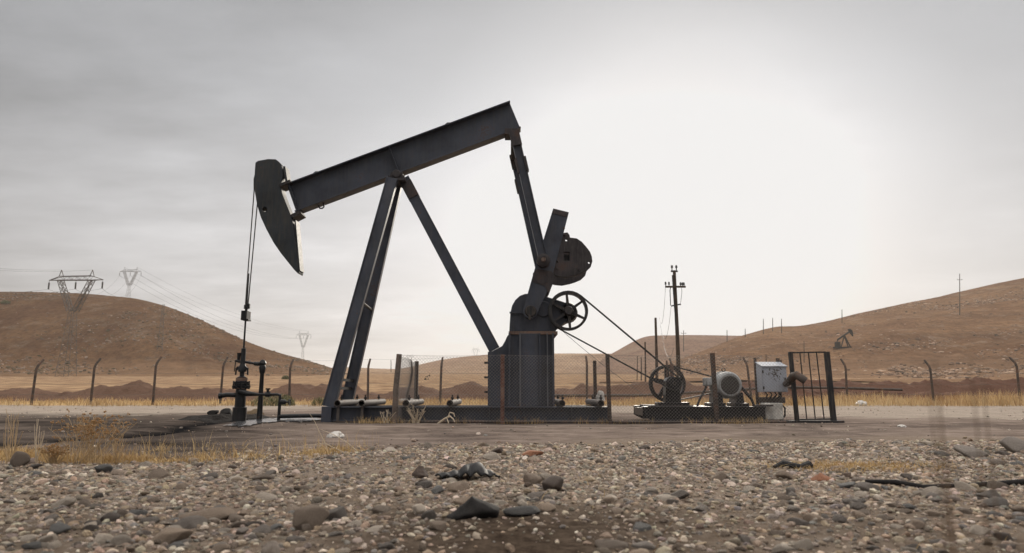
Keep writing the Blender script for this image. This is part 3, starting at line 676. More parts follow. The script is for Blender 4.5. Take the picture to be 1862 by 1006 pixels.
# samson post
def plate(mb, c, r, y, t=0.03): mb.box(c.x - r, c.x + r, y - t, y + t, c.z - r, c.z + r)
n0, n1 = P(598, 741, 14.58), P(713.5, 325, 15.08); n0.z = ztop + 0.002
m = MB().ibeam(n0, n1, 0.255, 0.15, 0.018, 0.02, (0, 1, 0), -0.04); leg = link('leg', m, S_, pj, bevel=0.003)
f0, f1 = Vector((n0.x, 2 * YC - n0.y, n0.z)), Vector((n1.x, 2 * YC - n1.y, n1.z))
link('leg', MB().ibeam(f0, f1, 0.255, 0.15, 0.018, 0.02, (0, 1, 0), -0.04), S_, pj, bevel=0.003)
b0, b1 = P(899, 636, YC), P(735, 326, YC)
bl = link('leg', MB().ibeam(b0, b1, 0.25, 0.24, 0.018, 0.2, (0, 1, 0)), S_, pj, bevel=0.003)
pl = b1 + (b0 - b1) * 0.08
link('splice_plate', MB().bar(b1 + (b0 - b1) * 0.025, b1 + (b0 - b1) * 0.115, 0.265, 0.26), 'rusty_steel', bl)
m = MB()
for t in (0.075, 0.11): m.bar(n0 + (n1 - n0) * t + Vector((0.03, 0, 0)), f0 + (f1 - f0) * t + Vector((0.03, 0, 0)), 0.06, 0.06, (1, 0, 0))
link('cross_brace', m, 'tar', pj)
t = 0.43; link('cross_brace', MB().tube([n0 + (n1 - n0) * t + Vector((0.05, 0, 0.06)), f0 + (f1 - f0) * t + Vector((0.09, 0, -0.02))], 0.032, 8), 'pipe_grey', pj)
m = MB(); c = P(721, 317, 15.1)
m.box(c.x - 0.21, c.x + 0.21, YC - 0.3, YC + 0.3, c.z - 0.16, c.z - 0.10)
m.prism([(c.x - 0.17, c.z - 0.10), (c.x + 0.17, c.z - 0.10), (c.x + 0.13, c.z + 0.06), (c.x - 0.13, c.z + 0.06)], YC - 0.24, YC + 0.24)
sb = link('saddle_bearing', m, 'rusty_steel', pj, bevel=0.006)
m = MB().lathe((c.x, YC - 0.30, c.z - 0.0), (0, 1, 0), [(0, 0.08), (0.02, 0.1), (0.06, 0.1)], 16)
for dx in (-0.17, 0.17): m.lathe((c.x + dx, YC - 0.27, c.z - 0.10), (0, 0, 1), [(0, 0.025), (0.06, 0.025)], 6)
link('bearing_cap', m, 'rusty_steel', sb)
# walking beam
YB = 15.19
tl, tr2, brr, bll = P(520, 332.5, YB), P(928, 183, YB), P(946, 231, YB), P(534, 386.5, YB)
ax0, ax1 = (tl + bll) / 2, (tr2 + brr) / 2; ax0.y = ax1.y = YC
H = ((tl - bll).length + (tr2 - brr).length) / 2
m = MB().ibeam(ax0, ax1, H, 0.32, 0.028, 0.02)
dirn = (ax1 - ax0).normalized(); upv = Vector((-dirn.z, 0, dirn.x))
beam = link('walking_beam', m, S_, pj, bevel=0.004)
m = MB()
for t in (0.455, 0.012):
    q = ax0 + (ax1 - ax0) * t; m.obox(q + Vector((0, -0.085, 0)), dirn * 0.008, (0, 0.072, 0), upv * (H / 2 - 0.031)); m.obox(q + Vector((0, 0.085, 0)), dirn * 0.008, (0, 0.072, 0), upv * (H / 2 - 0.031))
link('stiffener', m, S_, beam)
m = MB()
for t in (0.13, 0.72):
    q = ax0 + (ax1 - ax0) * t + upv * (H / 2); m.tube([q - dirn * 0.09, q + upv * 0.05 - dirn * 0.05, q + upv * 0.07, q + upv * 0.05 + dirn * 0.05, q + dirn * 0.09], 0.022, 6)
q = ax0 + (ax1 - ax0) * 0.105 - upv * (H / 2); m.tube([q - dirn * 0.07, q - upv * 0.08 - dirn * 0.05, q - upv * 0.1, q - upv * 0.08 + dirn * 0.05, q + dirn * 0.07], 0.018, 6)
link('lifting_eye', m, 'dark_iron', beam)
# horse head
YH = 15.18
HEAD = [(464, 296), (470, 292), (479, 290.5), (487, 289), (501, 289.5), (507, 294), (512, 300), (514, 320), (510, 338), (513, 352), (522, 375), (530, 394), (536, 430), (541, 465), (543.5, 494), (542, 498), (534, 490), (522, 475), (510, 460), (497, 441), (484, 417), (474, 395), (467, 372), (463, 348), (462, 325)]
def circ(cx, cy, r, n=10): return [(cx + r * math.cos(2 * math.pi * k / n), cy + r * math.sin(2 * math.pi * k / n)) for k in range(n)]
hd = link('horse_head', MB().pprism(HEAD, YH, 2 * YC - YH, [circ(481, 381, 4.2)]), 'steel_paint_head', pj, bevel=0.012)
def hp(l): return [P(x, y, YH) for x, y in l]
m = MB()
for a, b in zip(hp([(514, 302), (521, 333)]), hp([(521, 333), (520, 340)])): pass
q0, q1 = P(516, 302, YH), P(521, 334, YH); m.bar(Vector((q0.x, YC, q0.z)), Vector((q1.x, YC, q1.z)), 0.05, 0.30)
q0, q1 = P(536, 400, YH), P(544, 492, YH); m.bar(Vector((q0.x, YC, q0.z)), Vector((q1.x, YC, q1.z)), 0.03, 0.30)
link('back_flange', m, 'steel_paint_head', hd)
m = MB(); q0, q1 = P(509, 338, YB), P(529, 330, YB); m.bar((q0.x, YC, q0.z), (q1.x, YC, q1.z), 0.07, 0.42)
q0, q1 = P(531, 394, YB), P(547, 386, YB); m.bar((q0.x, YC, q0.z), (q1.x, YC, q1.z), 0.09, 0.40)
link('head_hinge', m, 'dark_iron', pj, bevel=0.004)
# bridle, carrier bar, polished rod
wellx = P(447, 575, YC).x
m = MB()
arc = [(462, 325), (462.6, 345), (465, 362), (467, 372)]
for yy, sgn in ((YC - 0.13, 0), (YC + 0.13, 1)):
    pts = [Vector((q.x, yy, q.z)) for q in hp([(467, 300), (460.9, 325), (460.9, 346)])]
    zb = P(450, 553, YC).z
    pts.append(Vector((wellx + (0.02 if sgn else -0.01), YC + (yy - YC) * 0.3, zb)))
    m.tube(pts, 0.014, 6)
link('bridle_cable', m, 'wire_rope', pj)
zc0, zc1 = P(449, 583, YC).z, P(449, 566, YC).z
m = MB().box(wellx - 0.065, wellx + 0.065, YC - 0.12, YC + 0.12, zc0, zc1)
m.box(wellx - 0.03, wellx + 0.09, YC - 0.09, YC + 0.09, zc0 - 0.012, zc0 + 0.03)
zz1 = P(450, 545, YC).z
m.lathe((wellx, YC, zc1), (0, 0, 1), [(0, 0.03), (0.05, 0.03), (0.05, 0.055), (0.14, 0.055), (0.14, 0.035), (zz1 - zc1, 0.03)], 10)
m.box(wellx + 0.03, wellx + 0.075, YC - 0.03, YC + 0.03, zc1 + 0.06, zc1 + 0.17)
link('carrier_bar', m, 'oily_iron', pj, bevel=0.004)
zrod = P(444, 640, YC).z
link('polished_rod', MB().tube([(wellx, YC, zrod), (wellx, YC, zz1 + 0.6)], [0.022, 0.02], 8), 'oily_iron', pj)
# equaliser, pitmans, cranks, counterweights
YP = 14.58
e = P(936, 240, YP)
m = MB(); m.box(e.x - 0.09, e.x + 0.09, YP - 0.06, 2 * YC - YP + 0.06, e.z - 0.16, e.z - 0.02)
c = P(931, 238, YB); m.box(c.x - 0.17, c.x + 0.14, YC - 0.2, YC + 0.2, c.z - 0.1, c.z + 0.05)
link('equaliser', m, 'rusty_steel', pj, bevel=0.006)
pa, pb = P(936, 246, YP), P(988, 474, YP)
for y in (YP, 2 * YC - YP):
    a, b = Vector((pa.x, y, pa.z)), Vector((pb.x, y, pb.z))
    pm = link('pitman_arm', MB().ibeam(a, b, 0.19, 0.13, 0.016, 0.014), S_, pj, bevel=0.003)
    m = MB().bar(a + (b - a) * -0.03, a + (b - a) * 0.09, 0.22, 0.15)
    u2 = (b - a).normalized(); s2 = Vector((u2.z, 0, -u2.x))
    m.obox(a + u2 * 0.72 - s2 * 0.1, u2 * 0.17, s2 * 0.03, Vector((0, 0.085, 0)))
    m.obox(a + u2 * 0.72 + s2 * 0.1, u2 * 0.17, s2 * 0.02, Vector((0, 0.085, 0)))
    link('clevis', m, 'rusty_steel', pm, bevel=0.004)
    m = MB().lathe((b.x, y - 0.10, b.z), (0, 1, 0), [(0, 0.07), (0.0, 0.10), (0.03, 0.145), (0.22, 0.145)], 20)
    w = link('wrist_pin', m, 'rusty_steel', pm)
    link('pin_nut', MB().lathe((b.x, y - 0.145, b.z), (0, 1, 0), [(0, 0.05), (0.05, 0.06)], 6), 'rust_bare', pm)
YK0, YK1 = 14.70, 14.82
CRANK = [(1006, 379), (1034.5, 386), (1013, 470), (999, 520), (980, 563), (976, 573), (969, 579), (962, 580), (954, 576), (950.5, 568), (953, 557), (970, 497), (988.5, 435)]
CW_ = [(1025, 423), (1032, 422), (1036, 427), (1036.5, 431.5), (1049, 433), (1058, 439), (1066, 448), (1073, 457), (1076.5, 466), (1077.5, 475), (1074.5, 485), (1066, 493), (1054, 498), (1044, 501), (1029, 504), (1014, 502.5), (1003, 497), (1008, 470), (1016, 445)]
CWH = [circ(1030, 436, 2.4, 8), [(1025, 458), (1036, 458), (1036, 474), (1024, 474)], circ(1071.5, 477, 2.3, 8), circ(1012.5, 477, 2.3, 8)]
def to_y(loop, Y): return [(P(x, y, Y).x, P(x, y, Y).z) for x, y in loop]
lc, lw, lh = to_y(CRANK, YK0), to_y(CW_, YK0), [to_y(h, YK0) for h in CWH]
for y0, sg in ((YK0, 1), (2 * YC - YK0, -1)):
    ck = link('crank_arm', MB().prism(lc, y0, y0 + sg * 0.12), S_, pj, bevel=0.006)
    m = MB()
    hub = P(965, 566, YK0); m.lathe((hub.x, y0 - sg * 0.03, hub.z), (0, sg, 0), [(0, 0.09), (0.0, 0.11), (0.031, 0.13)], 18)
    m.obox((hub.x - 0.02, y0 - sg * 0.03, hub.z - 0.14), (0.03, 0, 0), (0, 0.03, 0), (0, 0, 0.05))
    link('crank_hub', m, 'dark_iron', ck)
    m = MB(); r1 = P(985, 505, YK0); m.lathe((r1.x, y0 - sg * 0.02, r1.z), (0, sg, 0), [(0, 0.13), (0.0, 0.14), (0.021, 0.15)], 18)
    t0 = P(1006, 379, YK0); t1 = P(1034.5, 386, YK0); dz = (P(1003, 389, YK0) - t0)
    m.obox(((t0.x + t1.x) / 2 + dz.x * 0.5, y0 - sg * 0.006, (t0.z + t1.z) / 2 + dz.z * 0.5), (t1 - t0) * 0.47, (0, 0.006, 0), dz * 0.42)
    link('wear_patch', m, 'rusty_steel', ck)
    link('joint_collar', MB().prism(to_y([(969, 497), (978, 489), (1003, 494), (1010, 503), (1004, 520), (997, 533), (990, 520), (968, 513)], YK0), y0 - sg * 0.012, y0 - sg * 0.001), 'rusty_steel', ck)
    cwt = link('counterweight', MB().prism(lw, y0 + sg * 0.025, y0 + sg * 0.15, lh), 'rusty_steel', pj, bevel=0.008)
    qa, qb = P(1025.5, 460.5, YK0), P(1037, 476, YK0); link('slot_block', MB().box(qa.x + 0.012, qb.x, min(y0 + sg * 0.155, y0 + sg * 0.19), max(y0 + sg * 0.155, y0 + sg * 0.19), qb.z, qa.z), 'dark_iron', cwt)
    m = MB()
    for (hx, hy) in ((1013, 487), (1027, 426), (1025, 415), (1053, 489)):
        q = P(hx, hy, YK0); m.lathe((q.x, y0 - sg * 0.02, q.z), (0, sg, 0), [(0, 0.028), (0.06, 0.03)], 6)
    link('clamp_bolt', m, 'rusty_steel', cwt)
# gear reducer on its pedestal
YG = 14.95
m = MB(); q = lambda px: P(px, 735, 14.8).x
zt = P(960, 606, 14.8).z
m.box(q(926), q(1007), 14.84, 2 * YC - 14.84, ztop - 0.01, zt)
m.box(q(947.5) + 0.002, q(981) - 0.002, 14.80, 14.842, ztop + 0.003, zt - 0.006)
ped = link('gearbox_pedestal', m, S_, pj, bevel=0.004)
for a, b in ((924.5, 928), (944.5, 947.5), (981, 983.5), (995, 997), (1005, 1008.5)): link('flange_rib', MB().box(q(a), q(b), 14.74, 14.838, ztop + 0.002, zt - 0.004), 'steel_edge_highlight' if a in (944.5, 995) else S_, ped)  # lighter steel on two ribs paints in their edge highlights
GUS = [(887, 739), (887, 640), (895, 639), (913, 629.5), (918, 621), (922, 612), (926, 607), (926, 739)]
m = MB().pprism(GUS, 15.02, 15.05); m.pprism([(x * 1 + 0, y) for x, y in GUS], 15.65, 15.68); 
q0 = P(888, 690, 15.02); m.box(P(887, 690, 15.02).x, P(890, 690, 15.02).x, 15.055, 15.645, ztop, P(888, 641, 15.02).z)
link('gusset_plate', m, S_, ped)
m = MB()
for y in (659, 686, 713):
    a = P(880, y, 15.0); b = P(889, y, 15.0); m.bar((a.x, 15.3, a.z), (b.x - 0.014, 15.3, b.z), 0.04, 0.3)
link('step', m, 'dark_iron', ped)
GB = [(926, 603), (927, 585), (928, 569), (931, 556), (937, 545.5), (945, 538), (954, 534.5), (965, 534), (980, 536), (995, 540), (1015, 546), (1030, 551), (1041, 556), (1044, 566), (1038, 581), (1026, 588), (1015, 595), (1010, 603)]
gb = link('gearbox', MB().pprism(GB, YG, 2 * YC - YG), S_, pj, bevel=0.02)
m = MB().pprism([(925, 602.5), (1014, 602.5), (1014, 608.5), (925, 608.5)], YG - 0.14, 2 * YC - YG + 0.14)
link('base_flange', m, 'rust_bare', gb, bevel=0.004)
m = MB(); m.pprism([(926.5, 567), (952, 567), (952, 570), (926.5, 570)], YG - 0.05, YG - 0.003)
for px in (934, 948, 1000): m.pprism([(px - 1, 571), (px + 1, 571), (px + 1, 602), (px - 1, 602)], YG - 0.03, YG - 0.003)
m.lathe(P(988, 562, YG - 0.04), (0, 1, 0), [(0, 0.16), (0.037, 0.19)], 20)
link('housing_rib', m, S_, gb)
YS = 14.86
cs = P(1033.5, 566, YS); RS = 35 / F * YS / 0.985
def wheel(mb, c, Rr, rim, w, nsp, a0, hubr, spw=0.05, tp=1.5):
    mb.ring(c, (0, 1, 0), Rr - rim, Rr, -w / 2, w / 2, 48)
    for k in range(nsp):
        a = a0 + 2 * math.pi * k / nsp; d = Vector((math.cos(a), 0, math.sin(a))); s = Vector((-d.z, 0, d.x))
        p0 = c + d * hubr * 0.7; p1 = c + d * (Rr - rim * 0.8)
        vs = []
        for (p, ww) in ((p0, spw * tp), (p1, spw)):
            for sy in (-1, 1):
                for ss in (-1, 1): vs.append(p + s * ss * ww / 2 + Vector((0, sy * w * 0.22, 0)))
        mb.add(vs, [(0, 1, 3, 2), (4, 6, 7, 5), (0, 4, 5, 1), (2, 3, 7, 6), (0, 2, 6, 4), (1, 5, 7, 3)])
m = MB(); wheel(m, cs, RS, 0.055, 0.16, 6, R(95), 0.1, 0.045)
sv = link('sheave', m, 'dark_iron', pj)
link('hub', MB().lathe(cs + Vector((0, -0.13, 0)), (0, 1, 0), [(0, 0.06), (0, 0.085), (0.05, 0.11), (0.26, 0.12)], 8), 'dark_iron', sv)
m = MB().lathe(cs + Vector((0, 0.09, 0)), (0, 1, 0), [(0, 0.17), (0.02, 0.2), (0.25, 0.24)], 18)
link('shaft_housing', m, 'dark_iron', gb)
# ------------------------------------------------------------------ hold-down cross pipes on the base
PIPES = [(613, 'grey cross pipe on the pumpjack base, next to the foot of the tall legs'), (657, 'grey cross pipe lying on the base between the legs and the dusty fence post'), (738, 'grey cross pipe on the base just inside the mesh next to the dusty post'),
         (818, 'short-looking grey cross pipe on the base above the bleached twigs'), (1022, 'dark-mouthed cross pipe on the base right beside the gearbox pedestal'), (1093, 'cross pipe on the base holding a white plastic rag at the end of the skid')]
for px, lab in PIPES:
    a = P(px, 735, 14.38); L = 2.45
    t = thing('cross_pipe', (a.x, a.y + L / 2, ztop), lab, 'pipe', 'cross pipes laid over the pumpjack base')
    zc = ztop + 0.074
    sh = link('pipe_wall', MB().lathe((a.x, a.y, zc), (0, 1, 0), [(0, 0.056), (0, 0.070), (L, 0.070), (L, 0.056)], 20, True), 'pipe_grey', t)
    m = MB()
    for yy in (14.62, 16.08):
        m.tube([(a.x + 0.03, yy, zc + 0.05), (a.x + 0.03, yy, zc + 0.17)], 0.017, 6); m.lathe((a.x + 0.03, yy, zc + 0.085), (0, 0, 1), [(0, 0.034), (0.04, 0.034)], 6)
    link('clamp_bolt', m, 'dark_iron', t)
    if px < 700: link('hold_down_rod', MB().box(a.x - 0.028, a.x + 0.028, YN - 0.03, YN - 0.006, 0.02, ztop + 0.02), 'pipe_grey', t)
# ------------------------------------------------------------------ drive: jackshaft, motor, skid, belts
SX = lambda px, Y=14.75: P(px, 740, Y).x
t = thing('motor_skid', (SX(1280), 15.3, 0), 'black steel skid with a tapered end carrying the drive pulley and motor', 'skid')
zs0, zs1 = 0.04, P(1280, 739, 14.75).z
SK = [(1169, 740.5), (1392, 740.5), (1392, 765), (1186, 765), (1169, 757)]
SKr = [(P(x, y, 14.75).x, P(x, y, 14.75).z) for x, y in SK]
m = MB().prism(SKr, 14.77, 14.79); m.prism(SKr, 15.85, 15.87)
m.box(SX(1169), SX(1392), 14.72, 14.94, zs1 - 0.03, zs1 - 0.004); m.box(SX(1169), SX(1392), 15.72, 15.92, zs1 - 0.03, zs1 - 0.004)
m.box(SX(1186), SX(1392), 14.72, 14.94, SKr[2][1] - 0.004, SKr[2][1] + 0.02)
m.box(SX(1169), SX(1171), 14.792, 15.848, 0.12, zs1 - 0.031)
m.bar((SX(1176), 14.76, 0.13), (SX(1172), 14.76, zs1 - 0.03), 0.02, 0.04)
sk = link('side_rail', m, 'oily_iron', t, bevel=0.003)
m = MB()
for px in (1195, 1240, 1300, 1345, 1388): m.box(SX(px) - 0.05, SX(px) + 0.05, 14.792, 15.848, 0.1, zs1 - 0.032)
link('cross_member', m, 'oily_iron', t)
link('deck_plate', MB().box(SX(1180), SX(1262), 14.80, 15.84, zs1 - 0.003, zs1 + 0.02).box(SX(1372), SX(1407), 14.76, 14.9, zs1 - 0.003, zs1 + 0.03), 'rusty_steel', t)
link('sleeper', MB().box(SX(1200), SX(1212), 14.9, 15.9, -0.03, 0.1).box(SX(1370), SX(1382), 14.9, 15.9, -0.03, 0.1), 'rusty_steel', t)
zd = zs1 + 0.02
cj = P(1225.5, 697, 14.9)
t = thing('jackshaft_stand', (cj.x, 15.2, zd), 'black jackshaft stand with a large spoked pulley on the motor skid', 'pulley stand')
def taper(mb, x, z0, z1, w0, w1, y0, y1): mb.prism([(x - w0, z0), (x + w0, z0), (x + w1, z1), (x - w1, z1)], y0, y1)
m = MB(); taper(m, cj.x, zd + 0.03, cj.z - 0.02, 0.17, 0.145, 15.02, 15.30); m.box(cj.x - 0.34, cj.x + 0.34, 14.96, 15.36, zd, zd + 0.06)
m.prism([(cj.x + 0.15 * math.cos(a), cj.z + 0.15 * math.sin(a)) for a in np.linspace(0, 2 * math.pi, 18, endpoint=False)], 14.99, 15.33)
link('bearing_pedestal', m, 'oily_iron', t, bevel=0.008)
link('shaft', MB().tube([(cj.x, 14.80, cj.z), (cj.x, 15.66, cj.z)], 0.045, 12), 'dark_iron', t)
link('small_pulley', MB().lathe((cj.x, 14.83, cj.z), (0, 1, 0), [(0, 0.05), (0, 0.12), (0.02, 0.135), (0.05, 0.115), (0.07, 0.135), (0.10, 0.115), (0.13, 0.135), (0.13, 0.05)], 24), 'oily_iron', t)
cp = Vector((cj.x, 15.52, cj.z)); m = MB(); wheel(m, cp, 0.395, 0.05, 0.14, 5, R(20), 0.1, 0.075, 1.7); m.lathe(cp + Vector((0, -0.12, 0)), (0, 1, 0), [(0, 0.07), (0, 0.1), (0.24, 0.1)], 14)
link('spoked_pulley', m, 'dark_iron', t)
m = MB(); m.tube([(cj.x + 0.02, 15.15, cj.z + 0.13), (cj.x + 0.02, 15.15, cj.z + 0.42)], 0.045, 8); m.tube([(cj.x - 0.06, 15.25, cj.z + 0.10), (cj.x - 0.06, 15.25, cj.z + 0.5)], 0.022, 6)
link('grease_pipe', m, 'rust_bare', t)
def belt(c0, r0, c1, r1, w, name, label, sag=0.0):
    """open belt round two pulleys in the XZ plane"""
    d = Vector((c1.x - c0.x, 0, c1.z - c0.z)); L = d.length; th = math.atan2(d.z, d.x); al = math.acos((r0 - r1) / L)
    pts = []
    for k in range(15):
        a = th + al + (2 * math.pi - 2 * al) * k / 14; pts.append((c0.x + r0 * math.cos(a), c0.y, c0.z + r0 * math.sin(a)))
    for k in range(9):
        a = th - al + 2 * al * k / 8; pts.append((c1.x + r1 * math.cos(a), c1.y, c1.z + r1 * math.sin(a)))
    pts.append(pts[0]); n = len(pts); m = MB(); th2 = 0.022
    cx = Vector((c0.x, 0, c0.z))
    loop = [Vector(p) for p in pts[:-1]]; k = len(loop); vs = []
    for i, p in enumerate(loop):
        tn = (loop[(i + 1) % k] - loop[i - 1]); tn.y = 0; tn.normalize(); nn = Vector((tn.z, 0, -tn.x))
        for (a, b) in ((0, -w / 2), (0, w / 2), (th2, w / 2), (th2, -w / 2)): vs.append(p + nn * a + Vector((0, b, 0)))
    fs = []
    for i in range(k):
        j = (i + 1) % k
        for q in range(4): fs.append((i * 4 + q, i * 4 + (q + 1) % 4, j * 4 + (q + 1) % 4, j * 4 + q))
    m.add(vs, fs); o = link(name, m, 'belt_rubber', loc=c0); tag(o, label, 'belt'); return o
belt(cs.copy(), RS + 0.002, Vector((cj.x, YS, cj.z)), 0.137, 0.10, 'drive_belt', 'long black drive belt running from the high gearbox sheave to the jackshaft')
cm = P(1328, 700, 14.85)
belt(Vector((cp.x, 15.52, cp.z)), 0.397, Vector((cm.x, 15.52, cm.z)), 0.12, 0.09, 'drive_belt', 'shorter black drive belt between the spoked pulley and the motor')
t = thing('electric_motor', (cm.x, 15.2, zd), 'grey electric motor with round dark fan cover on the skid', 'motor')
rm = 0.285
m = MB().lathe((cm.x, 14.86, cm.z), (0, 1, 0), [(0, 0.17), (0, 0.235), (0.03, 0.265), (0.10, rm), (0.30, rm), (0.31, rm + 0.012), (0.33, rm + 0.012), (0.34, rm), (0.62, rm), (0.66, 0.2), (0.66, 0.05), (0.70, 0.05)], 40)
for k in range(30):
    a = 2 * math.pi * k / 30
    if -2.4 < ((a + math.pi) % (2 * math.pi) - math.pi) < -0.75: continue
    d = Vector((math.cos(a), 0, math.sin(a))); m.obox(Vector((cm.x, 15.36, cm.z)) + d * (rm + 0.008), d * 0.014, Vector((0, 0.11, 0)), Vector((-d.z, 0, d.x)) * 0.006)
link('motor_body', m, 'motor_shell', t)
m = MB().lathe((cm.x, 14.845, cm.z), (0, 1, 0), [(0, 0.05), (0, 0.19), (0.02, 0.205)], 30)
for r in (0.07, 0.115, 0.16): m.ring((cm.x, 14.838, cm.z), (0, 1, 0), r, r + 0.014, -0.012, 0.012, 30)
for k in range(8):
    a = 2 * math.pi * k / 8; d = Vector((math.cos(a), 0, math.sin(a))); m.obox(Vector((cm.x, 14.84, cm.z)) + d * 0.11, d * 0.085, (0, 0.007, 0), Vector((-d.z, 0, d.x)) * 0.007)
link('fan_cover', m, 'fan_cover', t)
m = MB()
for s in (-1, 1):
    x = cm.x + s * 0.25; m.box(x - 0.15, x + 0.15, 14.9, 15.5, zd - 0.022, zd + 0.045); taper(m, cm.x + s * 0.225, zd + 0.047, cm.z - 0.16, 0.085, 0.06, 14.93, 15.46)
link('motor_foot', m, 'oily_iron', t, bevel=0.004)
jb = MB().box(cm.x - 0.46, cm.x - 0.27, 15.05, 15.35, cm.z - 0.02, cm.z + 0.16)
link('junction_box', jb, 'motor_shell', t, bevel=0.02)
link('eye_bolt', MB().ring((cm.x - 0.04, 15.15, cm.z + rm + 0.045), (0, 1, 0), 0.03, 0.045, -0.01, 0.01, 16), 'dark_iron', t)
link('motor_pulley', MB().lathe((cm.x, 15.45 + 0.0, cm.z), (0, 1, 0), [(0.10, 0.1), (0.0, 0.118), (0.14, 0.118), (0.15, 0.05)], 20), 'dark_iron', t)
cab1 = [(cm.x - 0.42, 15.2, cm.z - 0.02), (cm.x - 0.50, 15.1, cm.z - 0.14), (cm.x - 0.62, 14.98, cm.z - 0.27), (cm.x - 0.70, 14.9, cm.z - 0.40), (cm.x - 0.72, 14.88, zd)]
link('power_cable', MB().tube(cab1, 0.024, 8), 'rubber', t)
cab2 = [(cm.x + 0.26, 15.0, cm.z - 0.02), (cm.x + 0.36, 14.95, cm.z - 0.16), (cm.x + 0.45, 14.9, cm.z - 0.30), (cm.x + 0.50, 14.88, zd - 0.02)]
link('hose', MB().tube(cab2, [0.03, 0.034, 0.03, 0.026], 8), 'rubber', t)
# ------------------------------------------------------------------ control cabinet, white panel, bent pipe, gate
YE = 14.9
fx0, fx1 = P(1386, 690, YE).x, P(1431, 690, YE).x; zb, zt2 = P(1400, 713, YE).z, P(1400, 666, YE).z; D = 0.34
CAB_SPOT = ((fx0 + fx1) / 2 + 0.02 - (fx0 + fx1) / 2, YE - (YE + D / 2), zb + (zt2 - zb) * 0.74)
cabinet_mat()
t = thing('control_cabinet', ((fx0 + fx1) / 2, YE + D / 2, 0), 'blue-grey metal control cabinet with rust spots raised on posts by the gate', 'cabinet')
body = MB().prism([(0, 0)] * 0 or [(fx0, zb), (fx1, zb), (fx1, zt2), (fx0, zt2)], YE, YE + D)
body.add([(fx0, YE, zt2), (fx1, YE, zt2), (fx1, YE + D, zt2), (fx0, YE + D, zt2), (fx0, YE + D, zt2 + 0.09), (fx1, YE + D, zt2 + 0.09)], [(0, 1, 2, 3), (0, 4, 5, 1), (3, 2, 5, 4), (0, 3, 4), (1, 5, 2)])
bo = link('cabinet_body', body, 'cabinet_paint', t, bevel=0.004)
link('door', MB().box(fx0 + 0.012, fx1 - 0.012, YE - 0.014, YE - 0.002, zb + 0.012, zt2 - 0.025), 'cabinet_paint', t, bevel=0.003)
for zz_ in (zb + 0.09, zt2 - 0.12): link('hinge', MB().box(fx0 + 0.0, fx0 + 0.03, YE - 0.028, YE - 0.012, zz_ - 0.03, zz_ + 0.03), 'dark_iron', t)
link('latch', MB().box(fx1 - 0.06, fx1 - 0.035, YE - 0.035, YE - 0.012, (zb + zt2) / 2 - 0.04, (zb + zt2) / 2 + 0.03), 'dark_iron', t)
m = MB(); 
m.add([(fx0 - 0.012, YE - 0.04, zt2 + 0.002), (fx1 + 0.012, YE - 0.04, zt2 + 0.002), (fx1 + 0.012, YE + D + 0.02, zt2 + 0.108), (fx0 - 0.012, YE + D + 0.02, zt2 + 0.108),
       (fx0 - 0.012, YE - 0.04, zt2 - 0.014), (fx1 + 0.012, YE - 0.04, zt2 - 0.014), (fx1 + 0.012, YE + D + 0.02, zt2 + 0.092), (fx0 - 0.012, YE + D + 0.02, zt2 + 0.092)],
      [(0, 1, 2, 3), (7, 6, 5, 4), (0, 4, 5, 1), (1, 5, 6, 2), (2, 6, 7, 3), (3, 7, 4, 0)])
link('rain_hood', m, 'cabinet_paint', t)
m = MB(); m.box(fx0 - 0.02, fx0 + 0.03, YE + D + 0.022, YE + D + 0.072, -0.05, zt2 + 0.2); m.box(fx1 - 0.05, fx1 + 0.01, YE + D + 0.022, YE + D + 0.09, -0.05, zt2 + 0.19)
m.box(fx1 - 0.01, fx1 + 0.06, YE + D + 0.03, YE + D + 0.1, zt2 + 0.06, zt2 + 0.15)
link('support_post', m, 'post_brown', t)
m = MB()
for k, px in enumerate((0.1, 0.2, 0.3, 0.4)):
    m.tube([(fx0 + px, YE + 0.15, zb + 0.01), (fx0 + px + 0.03, YE + 0.1, zb - 0.06), (fx0 + px - 0.02 * k, YE + 0.12, zb - 0.13)], 0.016, 6)
link('cable_tail', m, 'rubber', t)
link('crossbeam', MB().box(fx0 + 0.02, fx1 + 0.03, YE + D - 0.1, YE + D + 0.02, zb - 0.24, zb - 0.11), 'old_pipe', t, bevel=0.006)
wx0, wx1 = P(1391, 745, YE).x, P(1425, 745, YE).x
t = thing('meter_box', ((wx0 + wx1) / 2, YE + 0.2, 0), 'off-white plastic box sitting on the ground below the control cabinet', 'box')
link('box_body', MB().box(wx0, wx1, YE + 0.02, YE + 0.3, 0.03, P(1400, 733, YE).z), 'panel_white', t, bevel=0.02)
link('box_cable', MB().tube([(wx1 + 0.01, YE + 0.1, 0.34), (wx1 + 0.06, YE + 0.08, 0.28), (wx1 + 0.05, YE + 0.08, 0.12), (wx1 - 0.0, YE + 0.1, 0.05)], 0.02, 8), 'rubber', t)
pp = [P(1431, 697, 14.62), P(1437, 692, 14.35), P(1443, 684, 14.1), P(1448, 682, 14.02), P(1456, 687, 13.98), P(1465, 693, 13.95)]
o = link('bent_pipe', MB().tube([Vector((fx1 + 0.005, 15.05, pp[0].z - 0.02))] + pp, [0.06, 0.07, 0.08, 0.082, 0.082, 0.08, 0.078], 14), 'old_pipe', loc=pp[2]); tag(o, 'thick dark bent pipe sticking out past the gate post from the cabinet', 'pipe')
YT = 14.3
t = thing('metal_gate', (P(1475, 766, YT).x, YT, 0), 'narrow dark metal gate of thin upright bars leaning beside the cabinet', 'gate')
def seg(mb, a, b, w, d, Y=YT): mb.bar(P(*a, Y), P(*b, Y), w, d)
link('gate_post', MB().bar(P(1437, 640, YT), P(1449.5, 767, YT), 0.075, 0.075), 'dark_iron', t, bevel=0.004)
link('gate_post', MB().bar(P(1503, 640, YT), P(1516, 766, YT), 0.095, 0.09), 'dark_iron', t, bevel=0.004)
